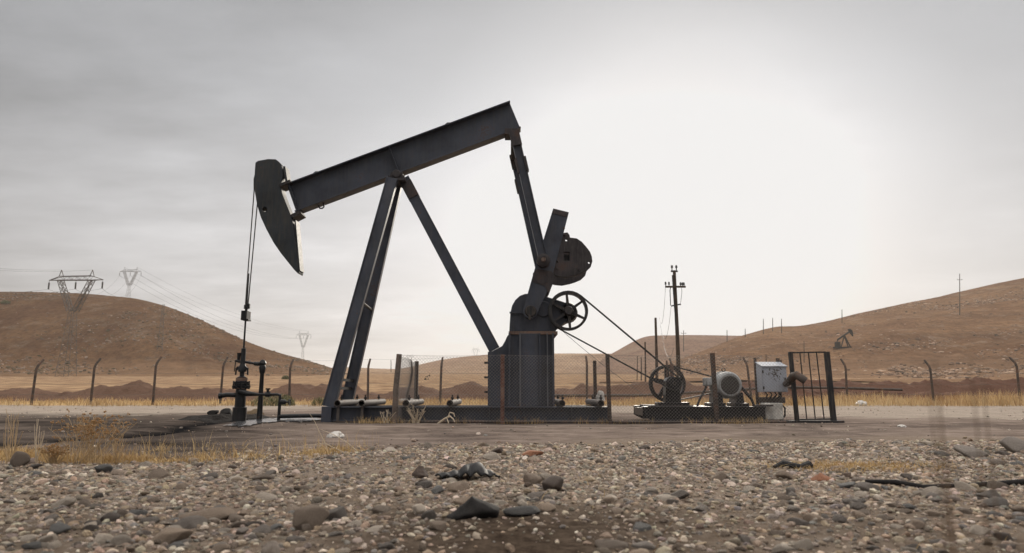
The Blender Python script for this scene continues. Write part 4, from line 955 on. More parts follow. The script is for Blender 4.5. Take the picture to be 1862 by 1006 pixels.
m = MB(); seg(m, (1441, 641.5), (1501, 640.5), 0.03, 0.03); seg(m, (1452, 763), (1513, 762), 0.03, 0.03); link('gate_rail', m, 'dark_iron', t)
for a, b in (((1454.5, 642), (1467, 762)), ((1470, 642), (1482.5, 762)), ((1484.5, 641.5), (1498.5, 761.5))):
    m = MB(); m.tube([P(*a, YT), P(*b, YT)], 0.013, 8); link('gate_bar', m, 'dark_iron', t)
zg = P(1480, 767, YT).z
link('gate_sill', MB().box(P(1424, 767, YT).x, P(1533, 767, YT).x, YT - 0.07, YT + 0.07, -0.04, 0.045), 'dark_iron', t, bevel=0.008)
# ------------------------------------------------------------------ chain-link enclosure
YW, YWB = 14.0, 17.0
X0, X1, X2, X3, X4 = (P(px, 769, YW).x for px in (721, 913.5, 1109, 1304, 1440))
ft = thing('chain_link_fence', (X2, YW, 0), 'low chain-link fence on mismatched posts around the pumpjack base and motor', 'fence')
ht = P(913, 645, YW).z
q = P(726, 645, YW)
m = MB().tube([(X0 - 0.04, YW, -0.1), (X0 - 0.03, YW, 0.7), (q.x, YW, ht + 0.01)], [0.062, 0.058, 0.055], 12); link('dusty_post', m, 'post_dusty', ft)
m = MB().lathe((X1, YW, -0.1), (0, 0, 1), [(0, 0.042), (0.38, 0.042), (0.38, 0.05), (0.40, 0.05), (0.40, 0.042), (0.82, 0.042), (0.82, 0.05), (0.84, 0.05), (0.84, 0.042), (1.2, 0.042), (1.2, 0.047), (1.215, 0.047), (1.215, 0.042), (ht + 0.1, 0.042)], 12); link('post', m, 'post_pipe_red', ft)
def post(x, y, z, w=0.07, lean=0.0, mat='post_brown'):
    return link('post', MB().bar((x, y, -0.1), (x + lean, y, z), w, w), mat, ft, bevel=0.004)
post(X2, YW, ht + 0.01, 0.075, -0.02); post(X3, YW, ht + 0.03, 0.08, -0.03)
xb = [P(px, 700, YWB).x for px in (757, 1082, 1228)]
post(xb[0], YWB, P(757, 657, YWB).z, 0.09, 0, 'post_brown'); post(xb[1], YWB, P(1082, 656, YWB).z, 0.08, 0)
def mesh_panel(p0, p1, z0, z1, step=0.068, r=0.0019, warp=0.012, seed=1):
    """woven diagonals between two posts"""
    m = MB(); p0, p1 = Vector(p0), Vector(p1); d = p1 - p0; L = d.length; d.normalize(); nrm = Vector((-d.y, d.x, 0)); Hh = z1 - z0
    def at(s, h):
        w = warp * (math.sin(s * 2.1 + seed) + math.sin(h * 3.7 + s * 0.9 + seed * 2)) * math.sin(math.pi * min(max(s / L, 0), 1)); top = -0.02 * math.sin(math.pi * s / L * 1.0) * (h / Hh)
        return p0 + d * s + Vector((0, 0, z0 + h + top)) + nrm * w
    for sg in (1, -1):
        k = -Hh
        while k < L:
            s0, s1 = k, k + Hh; h0, h1 = 0.0, Hh
            if s0 < 0: h0 = -s0; s0 = 0
            if s1 > L: h1 = Hh - (s1 - L); s1 = L
            if s1 - s0 > 0.01:
                n = max(2, int((s1 - s0) / 0.3) + 1); pts = []
                for i in range(n + 1):
                    f = i / n; s = s0 + (s1 - s0) * f; h = h0 + (h1 - h0) * f
                    pts.append(at(s, h) if sg > 0 else at(L - s, h))
                m.tube([p + nrm * sg * 0.002 for p in pts], r, 3, False)
            k += step
    for h in (0.0, Hh): m.tube([at(L * i / 12, h) for i in range(13)], 0.003, 4, False)
    return m
for i, (a, b) in enumerate(((X0, X1), (X1, X2), (X2, X3), (X3, X4 - 0.03))):
    link('wire_mesh', mesh_panel((a, YW - 0.06, 0), (b, YW - 0.06, 0), 0.03, ht - 0.01, seed=i + 1), 'mesh_wire', ft, smooth=False)
link('wire_mesh', mesh_panel((X0, YW, 0), (xb[0], YWB, 0), 0.05, ht - 0.03, 0.06, 0.0022, 0.06, 9), 'mesh_wire', ft, smooth=False)
link('bottom_rail', MB().tube([(X0 - 0.2, YW + 0.06, 0.03), (X1, YW + 0.05, 0.025), (X2, YW + 0.05, 0.02), (X3, YW + 0.05, 0.02), (X4 - 0.1, YW + 0.05, 0.02)], 0.03, 8), 'post_brown', ft)
# ------------------------------------------------------------------ wellhead
wz = lambda y: P(440, y, YC).z
wt = thing('wellhead', (wellx, YC, 0), 'black oily wellhead stack with red flange rims under the horse head', 'wellhead')
Z = wz
m = MB().lathe((wellx, YC, 0), (0, 0, 1), [(-0.1, 0.15), (Z(741), 0.15), (Z(740), 0.115), (Z(706), 0.11), (Z(706), 0.19), (Z(701.5), 0.2), (Z(701), 0.15), (Z(698.5), 0.15), (Z(698.2), 0.18), (Z(694), 0.18), (Z(693.5), 0.1), (Z(686), 0.1), (Z(684), 0.05), (Z(677), 0.05), (Z(676), 0.085), (Z(668), 0.09), (Z(664), 0.06), (Z(660), 0.055), (Z(634), 0.05), (Z(633), 0.025)], 22)
st = link('casing_stack', m, 'oily_iron', wt)
link('red_flange', MB().lathe((wellx, YC, 0), (0, 0, 1), [(Z(692.8), 0.12), (Z(692.8), 0.125), (Z(687), 0.125), (Z(687), 0.12)], 22, True).ring((wellx, YC, Z(707.5)), (0, 0, 1), 0.111, 0.175, 0, 0.02, 22), 'rust_bare', st)
m = MB()
for k in range(10):
    a = 2 * math.pi * k / 10; m.tube([(wellx + 0.17 * math.cos(a), YC + 0.17 * math.sin(a), Z(708)), (wellx + 0.17 * math.cos(a), YC + 0.17 * math.sin(a), Z(693))], 0.016, 6)
link('flange_bolt', m, 'oily_iron', st)
ox = lambda px: P(px, 700, YC).x - P(442, 700, YC).x + wellx
m = MB(); m.tube([(wellx, YC, Z(659)), (ox(429), YC - 0.02, Z(656))], 0.03, 8); m.tube([(ox(434), YC, Z(657)), (ox(434), YC, Z(642))], [0.03, 0.045], 8); m.tube([(ox(429), YC, Z(657)), (ox(427.5), YC, Z(676))], 0.012, 6)
link('bleed_valve', m, 'oily_iron', wt)
m = MB()
for s in (-1, 1): m.bar((wellx + s * 0.06, YC - 0.02, Z(668)), (wellx + s * 0.12, YC - 0.02, Z(672)), 0.06, 0.07); m.tube([(wellx + s * 0.125, YC - 0.02, Z(669)), (wellx + s * 0.135, YC - 0.02, Z(682))], 0.02, 6)
link('clamp', m, 'oily_iron', wt)
sx_ = ox(477)
m = MB().tube([(wellx + 0.04, YC, Z(658)), (ox(462), YC + 0.02, Z(661)), (sx_, YC + 0.05, Z(664))], 0.028, 8); m.lathe((ox(463), YC + 0.02, Z(661)), (1, 0, -0.15), [(0, 0.045), (0.09, 0.045)], 8); link('flow_arm', m, 'oily_iron', wt)
m = MB().lathe((sx_, YC + 0.05, 0), (0, 0, 1), [(-0.05, 0.065), (Z(715), 0.05), (Z(680), 0.042), (Z(677), 0.06), (Z(668), 0.075), (Z(664), 0.055), (Z(661), 0.08), (Z(657), 0.065), (Z(654), 0.03)], 14)
link('standpipe', m, 'oily_iron', wt)
m = MB().tube([(wellx + 0.02, YC - 0.12, Z(712)), (wellx + 0.2, YC - 0.13, Z(716)), (ox(477), YC - 0.12, Z(717.5)), (ox(512), YC - 0.1, Z(717.5)), (ox(516), YC - 0.1, Z(719)), (ox(516.5), YC - 0.1, Z(724)), (ox(516), YC - 0.1, -0.05)], [0.07, 0.06, 0.03, 0.03, 0.034, 0.034, 0.036], 10)
m.lathe((ox(490), YC - 0.11, Z(717.5)), (1, 0, 0), [(0, 0.055), (0.11, 0.055)], 8); m.lathe((ox(494), YC - 0.11, Z(717)), (0, 0, 1), [(0, 0.035), (0.1, 0.03), (0.1, 0.055), (0.13, 0.055)], 8)
link('flow_line', m, 'oily_iron', wt)
m = MB().lathe((ox(517), YC - 0.1, Z(731)), (1, 0, 0), [(0, 0.05), (0.06, 0.06), (0.12, 0.045), (0.14, 0.02), (0.21, 0.018)], 10); m.ring((ox(534), YC - 0.1, Z(731)), (1, 0, 0), 0.05, 0.07, -0.01, 0.01, 14); m.box(ox(534) - 0.008, ox(534) + 0.008, YC - 0.155, YC - 0.045, Z(731) - 0.01, Z(731) + 0.01)
link('gate_valve', m, 'oily_iron', wt)
m = MB().tube([(wellx, YC - 0.02, Z(719)), (ox(418), YC - 0.05, Z(718)), (ox(408), YC - 0.05, Z(720))], [0.05, 0.05, 0.055], 10); m.lathe((ox(409), YC - 0.05, Z(720)), (-1, 0, 0), [(0, 0.07), (0.05, 0.07)], 8); link('side_outlet', m, 'oily_iron', wt)
# oil-soaked mound and the puddle in front of the well
def mound(name, px0, py0, w, d, h, mat, label, seed, cat, struct=True):
    c = G(px0, py0); n = 34; u = np.linspace(-1, 1, n); U, Vv = np.meshgrid(u, u)
    rad = np.sqrt(U ** 2 + Vv ** 2) + 0.25 * fbm(U * 1.7 + seed, Vv * 1.7, seed, 3); s = np.clip(1 - rad ** 2, -0.2, 1)
    X = c.x + U * w; Y = c.y + Vv * d; Zz = gz(X, Y) + h * s * (0.75 + 0.6 * fbm(X * 3, Y * 3, seed + 4, 4)) - 0.03
    i = np.arange(n - 1)[:, None] * n + np.arange(n - 1)[None]
    o = np_mesh(name, np.stack([X, Y, Zz], -1).reshape(-1, 3), np.stack([i, i + 1, i + n + 1, i + n], -1).reshape(-1, 4), mat)
    return tag(o, label, cat, kind='structure' if struct else None)
earth_mat('oil_earth', (0.008, 0.007, 0.007), (0.032, 0.026, 0.022))
MATS['oil_earth'].node_tree.nodes['Principled BSDF'].inputs['Roughness'].default_value = 0.7
earth_mat('brown_earth', (0.10, 0.072, 0.045), (0.22, 0.165, 0.11))
mound('earth_mound', 418, 762, 1.2, 1.1, 0.2, 'oil_earth', 'low oil-blackened earth mound around the wellhead foot', 5, 'mound')
mound('earth_mound', 458, 754, 0.35, 0.3, 0.26, 'brown_earth', 'small brown heap of earth behind the wellhead', 8, 'mound')
mound('earth_mound', 540, 760, 1.5, 0.7, 0.06, 'oil_earth', 'flat dark crust of oily earth between wellhead and pumpjack', 11, 'mound')
for px, py, w, lab in ((388, 753, 22, 'black oil-soaked boulder to one side of the wellhead, outermost of the heap'), (411, 754, 24, 'black oil-soaked boulder touching the wellhead base'), (399, 758, 18, 'small black clod in front of the oil-soaked boulders')):
    at_px(px, py, w, cls='dark brown', fl=0.75, shp=int(px) % 14, lift=0.6, mat='tar', name='oily_boulder', group='oil-soaked boulders by the wellhead', label=lab)
m, nt, b = new_mat('oil_film'); k = NT(nt); co = k.n('ShaderNodeTexCoord').outputs['Object']; n1 = k.noise(co, 3, 5); n2 = k.noise(co, 14, 4)
k.l(k.mix(n1, (0.02, 0.02, 0.022), (0.10, 0.10, 0.105)), b.inputs['Base Color']); k.l(k.math('ADD', k.math('MULTIPLY', n2, 0.3), 0.03), b.inputs['Roughness']); k.bump(n2, b, 0.15, 0.01); MATS['oil_film'] = m
def puddle(pts, label, seed):
    c = [G(x, y) for x, y in pts]; cx = sum(p.x for p in c) / len(c); cy = sum(p.y for p in c) / len(c); n = 90; V = [(cx, cy, gz1(cx, cy) + 0.035)]
    per = [c[i].lerp(c[(i + 1) % len(c)], k / 12) for i in range(len(c)) for k in range(12)]
    for i, p in enumerate(per):
        f = 1 + 0.18 * math.sin(i * 1.7 + seed) * math.sin(i * 0.53); x, y = cx + (p.x - cx) * f, cy + (p.y - cy) * f; V.append((x, y, gz1(x, y) + 0.02))
    V = np.array(V); m_ = len(per); FA = np.array([(0, 1 + i, 1 + (i + 1) % m_) for i in range(m_)])
    o = np_mesh('oil_puddle', V, FA, 'oil_film'); tag(o, label, 'puddle', kind='structure')
puddle([(405, 776), (428, 768), (462, 763), (505, 761.5), (520, 766), (480, 771), (445, 778)], 'grey shining oil puddle in front of the wellhead', 1)
puddle([(500, 762), (560, 760), (590, 764), (560, 768), (510, 768)], 'thin grey oil film between the well and the pumpjack shoe', 4)
o = link('flow_pipe', MB().tube([(ox(516), YC - 0.1, 0.09), (ox(550), YC - 0.05, 0.10), (ox(590), YC + 0.1, 0.10), (xl + 0.4, YC + 0.1, 0.10)], 0.045, 10), 'oily_iron', loc=(ox(550), YC, 0.1)); tag(o, 'black flow pipe lying from the wellhead valve to the pumpjack base', 'pipe')
# ------------------------------------------------------------------ perimeter posts
pf = thing('perimeter_fence', (0, 33, 0), 'far line of rusty posts with bent tops and bare wire strands', 'fence')
tops = []
for i, px in enumerate((-60, 57, 165, 278, 400, 526, 669, 800, 1067, 1225, 1368, 1541, 1698, 1855, 2010)):
    Y = 33 + rnd.uniform(-0.6, 0.6) + (1.5 if px > 1200 else 0); b0 = G(px, 733); x = P(px, 733, Y).x; z = gz1(x, Y); hh = rnd.uniform(2.0, 2.2); ln = rnd.uniform(-0.05, 0.05)
    if px == 1368: ln -= 0.12
    pts = [(x, Y, z - 0.2), (x + ln, Y, z + hh - 0.35), (x + ln * 1.1, Y + 0.08, z + hh - 0.18), (x + ln * 1.2, Y + 0.42, z + hh + 0.12)]
    link('bent_post', MB().tube(pts, [0.06, 0.055, 0.055, 0.05], 8), 'post_brown', pf); tops.append([Vector((x, Y, z)), Vector(pts[3])])
m = MB()
for a, b in zip(tops, tops[1:]):
    for hz in (0.5, 1.0, 1.5): m.tube([a[0] + Vector((0, -0.06, hz)), (a[0] + b[0]) / 2 + Vector((0, -0.06, hz - 0.04)), b[0] + Vector((0, -0.06, hz))], 0.006, 3, False)
    m.tube([a[1], (a[1] + b[1]) / 2 - Vector((0, 0, 0.06)), b[1]], 0.004, 3, False)
link('wire', m, 'power_wire', pf)
# long pipeline behind the enclosure
o = link('pipeline', MB().tube([P(940, 719.5, 37), P(1060, 719.5, 37), P(1170, 719, 37), P(1300, 712, 38.5), P(1420, 704, 40), P(1540, 706, 40.5), P(1640, 709, 41)], 0.075, 8), 'old_pipe', loc=P(1060, 719, 37)); tag(o, 'long thin pipeline crossing the dry grass behind the enclosure', 'pipeline')
# ------------------------------------------------------------------ poles
def pole(px_top, py_top, base, label, kind, r=0.12, px_off=None):
    """base: world point on the land; the top is where the photo shows it"""
    top = P(px_top, py_top, base.y); h = top.z - base.z
    t = thing('power_pole', base, label, 'pole', 'wooden power poles')
    link('pole', MB().tube([base - Vector((0, 0, 0.5)), base.lerp(top, 0.5) + Vector((0.03, 0, 0)), top], [r * 1.15, r, r * 0.8], 8), 'wood_pole', t)
    d = (top - base).normalized()
    if kind >= 1:
        w = r * 7 if kind == 1 else 0.60; c = base + d * (h * (0.90 if kind > 1 else 0.86))
        if kind == 2: c = base + d * (h - 1.0)
        link('crossarm', MB().bar(c - Vector((w, 0.12, 0)), c + Vector((w, -0.12, 0)), r * 0.9, r * 0.9), 'wood_pole', t)
        m = MB(); xs = [-0.95, -0.6, 0.6, 0.8, 0.95] if kind == 2 else [-0.9, 0.9]
        for x in xs: m.lathe(c + Vector((w * x, -0.12 * x * -1, r * 0.45)), (0, 0, 1), [(0, r * 0.15), (r * 0.6, r * 0.2), (r * 0.7, r * 0.5), (r * 1.9, r * 0.45), (r * 2.2, r * 0.2)], 8)
        if kind == 2:
            for x in (-0.13, 0.13): m.lathe(top + Vector((x, 0, 0.0)), (0, 0, 1), [(0, 0.03), (0.14, 0.03), (0.16, 0.07), (0.3, 0.06), (0.32, 0.02)], 8)
        link('insulator', m, 'insulator', t)
    if kind == 2:
        m = MB(); c2 = base + d * (h - 2.1); m.bar(c2 - Vector((0.26, 0, 0.03)), c2 + Vector((0.3, 0, 0.08)), 0.07, 0.07); m.bar(top - Vector((0.2, 0, 0.05)), top + Vector((0.2, 0, -0.05)), 0.09, 0.09)
        m.tube([c2 - Vector((0.3, 0, 0)), c + Vector((-0.3, 0, -0.2)), c + Vector((-0.25, 0, 0))], 0.025, 5); m.tube([c2 + Vector((0.28, 0, 0)), c + Vector((0.4, 0, -0.3)), c + Vector((0.4, 0, 0))], 0.012, 5)
        m.tube([top + Vector((-0.13, -0.1, -0.3)), base + d * (h * 0.72) + Vector((-0.08, -0.1, 0)), base + d * (h * 0.5) + Vector((0, -0.14, 0))], 0.05, 6)
        link('bracket', m, 'dark_iron', t)
    return t, top
def gpt(px, Y): x = P(px, 715, Y).x; return Vector((x, Y, gz1(x, Y)))
pA, tA = pole(1226, 492, gpt(1235, 40), 'tall dark power pole with loaded crossarm rising behind the drive pulley', 2, 0.115)
pB, tB = pole(1192, 578, gpt(1194.5, 62), 'bare mid-height pole beside the tall crossarm pole', 0, 0.13)
pole(1173, 622, gpt(1174, 105), 'short thin pole in the field left of the bare mid-height pole', 0, 0.12)
pole(1166, 650, gpt(1166.5, 150), 'thin field pole beyond the short one, the taller of a close pair', 0, 0.12)
pole(1159, 648, gpt(1159, 165), 'thinnest field pole of the close pair by the belt', 0, 0.1)
for px, pt, pb, lab in ((1745, 498, 575, 'leaning crossarm pole high on the rocky hillside'), (1531, 563, 588, 'small pole on the ridge above the distant pumpjack'), (1388, 580, 608, 'pole on the ridge, inner one of the pair above the gate'), (1405, 578, 602, 'thin pole on the ridge just where the rocky hill begins to climb'), (1421, 580, 606, 'pole on the first hump of the rocky ridge'), (1355, 598, 613, 'tiny pole on the flat hill next to the start of the rocky hill'), (1322, 600, 622, 'tiny pole at the end of the flat hill crest'), (1243, 601, 640, 'tiny pole on the flat hill close beside the tall crossarm pole'), (1462, 620, 660, 'thin pole on the lower slope seen through the gate bars'), (1393, 645, 690, 'thin pole on the slope directly above the control cabinet'), (711, 655, 676, 'faint far pole between the tall legs and the dusty post')):
    bs = hit(px, pb); k_ = 1 if px in (1745, 1243) else 0
    pole(px, pt, bs, lab, k_, 0.0005 * bs.y + 0.03)
def cable(name, a, b, sag, r, label, cat='wire', group=None, mat='power_wire', n=18):
    a, b = Vector(a), Vector(b); pts = [a.lerp(b, i / n) - Vector((0, 0, sag * 4 * (i / n) * (1 - i / n))) for i in range(n + 1)]
    o = link(name, MB().tube(pts, r, 4, False), mat, loc=a); return tag(o, label, cat, group)
ca = tA + Vector((-1.35, 0.15, -0.95)); 
cable('power_wire', tA + Vector((-0.55, 0.07, -1.05)), tB + Vector((0.35, 0, 0.0)), 1.2, 0.012, 'loose wire from the crossarm tip down to the bare mid-height pole', group='wires hanging from the tall pole')
cable('power_wire', tA + Vector((-0.26, 0.05, -2.15)), tB + Vector((0.4, 0, -0.6)), 1.6, 0.012, 'loose wire from the middle bracket down to the bare mid-height pole', group='wires hanging from the tall pole')
cable('power_wire', tA + Vector((-0.2, 0.05, -4.6)), tB + Vector((0.5, 0, -1.4)), 1.2, 0.012, 'lowest loose wire swinging from the tall pole trunk', group='wires hanging from the tall pole')
cable('guy_wire', P(1018, 598, 15.0), P(1168, 716, 17.5), 0.05, 0.005, 'thin slack wire running down from under the gearbox sheave', cat='wire')
# ------------------------------------------------------------------ pylons
def pylon(loc, label, mat, r=0.16):
    """horned lattice tower, built 42 m tall in its own frame"""
    t = thing('power_pylon', loc, label, 'pylon', 'lattice pylons on the hills'); L = Vector(loc)
    q = lambda x, y, z: L + Vector((x, y, z))
    def lat(m, A, B, rr, n):
        """four legs between two squares (centre, half) with diagonals"""
        cs = lambda c, hx, hy: [q(c[0] + sx * hx, c[1] + sy * hy, c[2]) for sx, sy in ((-1, -1), (1, -1), (1, 1), (-1, 1))]
        prev = None
        for i in range(n + 1):
            f = i / n; c = [A[0][k] + (B[0][k] - A[0][k]) * f for k in range(3)]; hx = A[1] + (B[1] - A[1]) * f; hy = A[2] + (B[2] - A[2]) * f; cur = cs(c, hx, hy)
            if prev:
                for k in range(4):
                    m.tube([prev[k], cur[k]], rr, 4, False); m.tube([prev[k], cur[(k + 1) % 4]], rr * 0.55, 3, False); m.tube([prev[(k + 1) % 4], cur[k]], rr * 0.55, 3, False)
            prev = cur
        return m
    zW = 25.0
    link('tower_body', lat(MB(), ((0, 0, -0.5), 2.3, 2.3), ((0, 0, zW), 0.9, 0.9), r * 0.5, 9), mat, t)
    m = MB()
    for s in (-1, 1): lat(m, ((s * 0.8, 0, zW), 0.8, 0.9), ((s * 5.6, 0, 37.5), 0.75, 0.8), r * 0.8, 5)
    link('fork', m, mat, t)
    m = lat(MB(), ((-5.8, 0, 38.2), 0.02, 0.7), ((5.8, 0, 38.2), 0.02, 0.7), r * 0.2, 1); m = MB()
    for y in (-0.7, 0.7):
        m.tube([q(-9.7, 0, 37.4), q(-5.5, y, 37.5), q(5.5, y, 37.5), q(9.7, 0, 37.7)], r, 4, False); m.tube([q(-9.7, 0, 37.4), q(-5.5, y, 39.0), q(5.5, y, 39.2), q(9.7, 0, 37.7)], r * 0.9, 4, False)
        for i in range(8):
            x0, x1 = -5.5 + i * 1.375, -5.5 + (i + 1) * 1.375; m.tube([q(x0, y, 37.5 if i % 2 else 39.1), q(x1, y, 39.1 if i % 2 else 37.5)], r * 0.5, 3, False)
    link('crossarm', m, mat, t)
    m = MB()
    for s in (-1, 1):
        for sx in (-0.8, 0.8): m.tube([q(s * 5.5 + sx, 0, 39), q(s * 5.6, 0, 41.6)], r * 0.8, 4, False)
    link('horn', m, mat, t)
    m = MB()
    for x, z in ((-9.6, 37.3), (0, 37.4), (9.6, 37.6)): m.lathe(q(x, 0, z - 3.4), (0, 0, 1), [(0, 0.2), (0.1, 0.27), (2.6, 0.27), (2.7, 0.06), (3.4, 0.05)], 6)
    link('insulator_string', m, 'insulator', t)
    return t
b1 = Vector((P(139, 505, 242).x, 242, 0)); b1.z = terr(b1.x, b1.y)
z_need = P(112, 491, 242).z - b1.z
p1 = pylon(b1, 'large lattice pylon with three hanging insulators in front of the brown hill', 'pylon_steel'); p1.scale = (1, 1, z_need / 41.6)
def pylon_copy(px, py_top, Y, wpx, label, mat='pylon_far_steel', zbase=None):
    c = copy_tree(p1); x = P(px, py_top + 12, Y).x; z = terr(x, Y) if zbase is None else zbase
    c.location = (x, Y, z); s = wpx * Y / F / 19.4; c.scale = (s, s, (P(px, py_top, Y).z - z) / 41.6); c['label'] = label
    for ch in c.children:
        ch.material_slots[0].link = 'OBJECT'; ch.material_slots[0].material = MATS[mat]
    return c
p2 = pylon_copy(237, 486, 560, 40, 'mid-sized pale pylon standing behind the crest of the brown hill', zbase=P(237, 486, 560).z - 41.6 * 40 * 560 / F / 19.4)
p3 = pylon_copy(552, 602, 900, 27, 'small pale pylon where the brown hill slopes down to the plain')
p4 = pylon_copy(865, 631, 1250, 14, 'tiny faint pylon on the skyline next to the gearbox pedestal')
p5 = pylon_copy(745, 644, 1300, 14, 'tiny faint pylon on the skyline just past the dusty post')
def tip(p, k): return Vector((p.location.x + (-9.6, 0, 9.6)[k] * p.scale.x, p.location.y, p.location.z + (33.9, 34.0, 34.2)[k] * p.scale.z))
def horn(p, s): return Vector((p.location.x + s * 5.6 * p.scale.x, p.location.y, p.location.z + 41.6 * p.scale.z))
off_l = [P(-420, 470, 150), P(-400, 492, 150), P(-360, 508, 150)]
for k, nm in enumerate(('outer', 'middle', 'inner')):
    cable('power_line', off_l[k], tip(p1, k), 4, 0.055, nm + ' power line coming in over the brown hill to the large pylon', 'power line', 'power lines')
    cable('power_line', tip(p1, k), tip(p2, k), 9, 0.055, nm + ' power line from the large pylon to the hilltop pylon', 'power line', 'power lines')
    cable('power_line', tip(p2, k), tip(p3, k), 14, 0.085, nm + ' power line sloping from the hilltop pylon to the small pylon', 'power line', 'power lines')
for s, nm in ((-1, 'first'), (1, 'second')):
    cable('power_line', P(-400, 425 + s * 12, 150), horn(p1, s), 3, 0.04, nm + ' thin earth wire high over the hill to a horn of the large pylon', 'power line', 'power lines')
    cable('power_line', horn(p2, s), horn(p3, s), 10, 0.06, nm + ' thin earth wire above the lines from the hilltop pylon', 'power line', 'power lines')
# slim lattice mast standing on the brown hillside
bs = hit(290, 640); tpz = P(288, 552, bs.y).z
t = thing('lattice_mast', bs, 'slim dark lattice mast on the face of the brown hill', 'mast'); m = MB(); hh = tpz - bs.z; n = 12
for i in range(n):
    for s in (-1, 1):
        w0 = 1.3 - 0.9 * i / n; w1 = 1.3 - 0.9 * (i + 1) / n
        a = bs + Vector((s * w0, 0, hh * i / n - 0.3)); b = bs + Vector((s * w1, 0, hh * (i + 1) / n - 0.3)); m.tube([a, b], 0.11, 4, False); m.tube([a, bs + Vector((-s * w1, 0.4, hh * (i + 1) / n - 0.3))], 0.07, 3, False)
link('mast_frame', m, 'pylon_steel', t)
# ------------------------------------------------------------------ distant pumpjacks
def small_pump(base, s, face, tilt, label):
    """s: metres tall; face +1 head towards +x"""
    t = thing('distant_pumpjack', base, label, 'pumpjack', 'pumpjacks on the far slopes'); q = lambda x, y, z: base + Vector((x * face, y, z)) * s
    link('base_frame', MB().bar(q(-0.5, 0, 0.02), q(0.45, 0, 0.02), 0.08 * s, 0.2 * s), 'tar', t)
    m = MB()
    for y in (-0.12, 0.12): m.bar(q(0.36, y, 0), q(0.13, y * 0.2, 0.66), 0.05 * s, 0.04 * s)
    m.bar(q(-0.1, 0, 0.05), q(0.12, 0, 0.66), 0.04 * s, 0.05 * s); link('samson_post', m, 'tar', t)
    d = Vector((math.cos(tilt) * face, 0, math.sin(tilt))) * s; pv = q(0.13, 0, 0.70)
    link('walking_beam', MB().bar(pv - d * 0.48, pv + d * 0.36, 0.09 * s, 0.05 * s), 'tar', t)
    h0 = pv + d * 0.36; n_ = Vector((-d.z, 0, d.x)) * face
    loop = [h0 + n_ * 0.15, h0 + d * 0.08 + n_ * 0.12, h0 + d * 0.13, h0 + d * 0.08 - n_ * 0.14, h0 - d * 0.02 - n_ * 0.30, h0 - d * 0.03]
    link('horse_head', MB().prism([(p.x, p.z) for p in loop], base.y - 0.06 * s, base.y + 0.06 * s), 'tar', t)
    link('gearbox', MB().box(*sorted((q(-0.42, 0, 0).x, q(-0.14, 0, 0).x)), base.y - 0.1 * s, base.y + 0.1 * s, base.z + 0.04 * s, base.z + 0.34 * s), 'tar', t, bevel=0.05 * s)
    tl_ = pv - d * 0.46; link('pitman_arm', MB().bar(tl_, q(-0.34, 0, 0.22), 0.04 * s, 0.05 * s), 'tar', t)
bs = hit(1533, 633); small_pump(bs, (P(1533, 603, bs.y).z - bs.z) * 1.12, 1, R(33), 'tiny dark pumpjack working on the slope above the gate')
bs = hit(776, 691, 60); small_pump(bs, (P(776, 681, bs.y).z - bs.z) * 1.0, 1, R(20), 'minute dark pumpjack out on the plain behind the mesh')
# ------------------------------------------------------------------ vegetation
def blades(name, X, Y, Hh, width, mat, label, cat='grass', lean=0.35, kind='stuff', z0=None, loc=None):
    n = len(X); a = rng.uniform(0, 6.28, n); ln = rng.normal(0, lean, n) * Hh; la = rng.uniform(0, 6.28, n)
    zb = (gz(X, Y) if z0 is None else z0) - 0.01; V = np.zeros((n, 5, 3)); w = width * rng.uniform(0.6, 1.3, n)
    for k, (f, ww) in enumerate(((0, 1), (0, -1), (0.55, 0.75), (0.55, -0.75), (1, 0))):
        V[:, k, 0] = X + np.cos(a) * w * ww * 0.5 + np.cos(la) * ln * f ** 1.7; V[:, k, 1] = Y + np.sin(a) * w * ww * 0.5 + np.sin(la) * ln * f ** 1.7; V[:, k, 2] = zb + Hh * f * (1 - 0.12 * f)
    FA = np.array([(0, 1, 3), (0, 3, 2), (2, 3, 4)])[None] + (np.arange(n) * 5)[:, None, None]
    tint = np.repeat(np.clip(0.5 + 0.5 * fbm(X * 0.5, Y * 0.5, 66, 4) + rng.normal(0, 0.2, n), 0, 1), 5)
    o = np_mesh(name, V.reshape(-1, 3), FA.reshape(-1, 3), mat, False, {'tint': tint}); return tag(o, label, cat, kind=kind)
# far strip of dry grass
n = 110000; X = rng.uniform(-46, 46, n); Y = rng.uniform(29.5, 41, n); k_ = rng.random(n) < np.clip(0.55 + 0.9 * fbm(X * 0.25, Y * 0.4, 61, 3), 0.03, 1) * np.where(X < -4, 0.45, np.where(X < 12, 0.7, 1))
X, Y = X[k_], Y[k_]; hgt = np.interp(X, [-46, -10, -2, 10, 14, 30, 46], [0.40, 0.36, 0.40, 0.45, 0.72, 0.68, 0.6])
blades('dry_grass', X, Y, hgt * rng.uniform(0.35, 1.1, len(X)) * (0.75 + 0.9 * fbm(X * 0.5, Y * 0.5, 62, 3)).clip(0.15, 2), 0.022, 'straw_far', 'band of dry yellow grass along the perimeter posts')
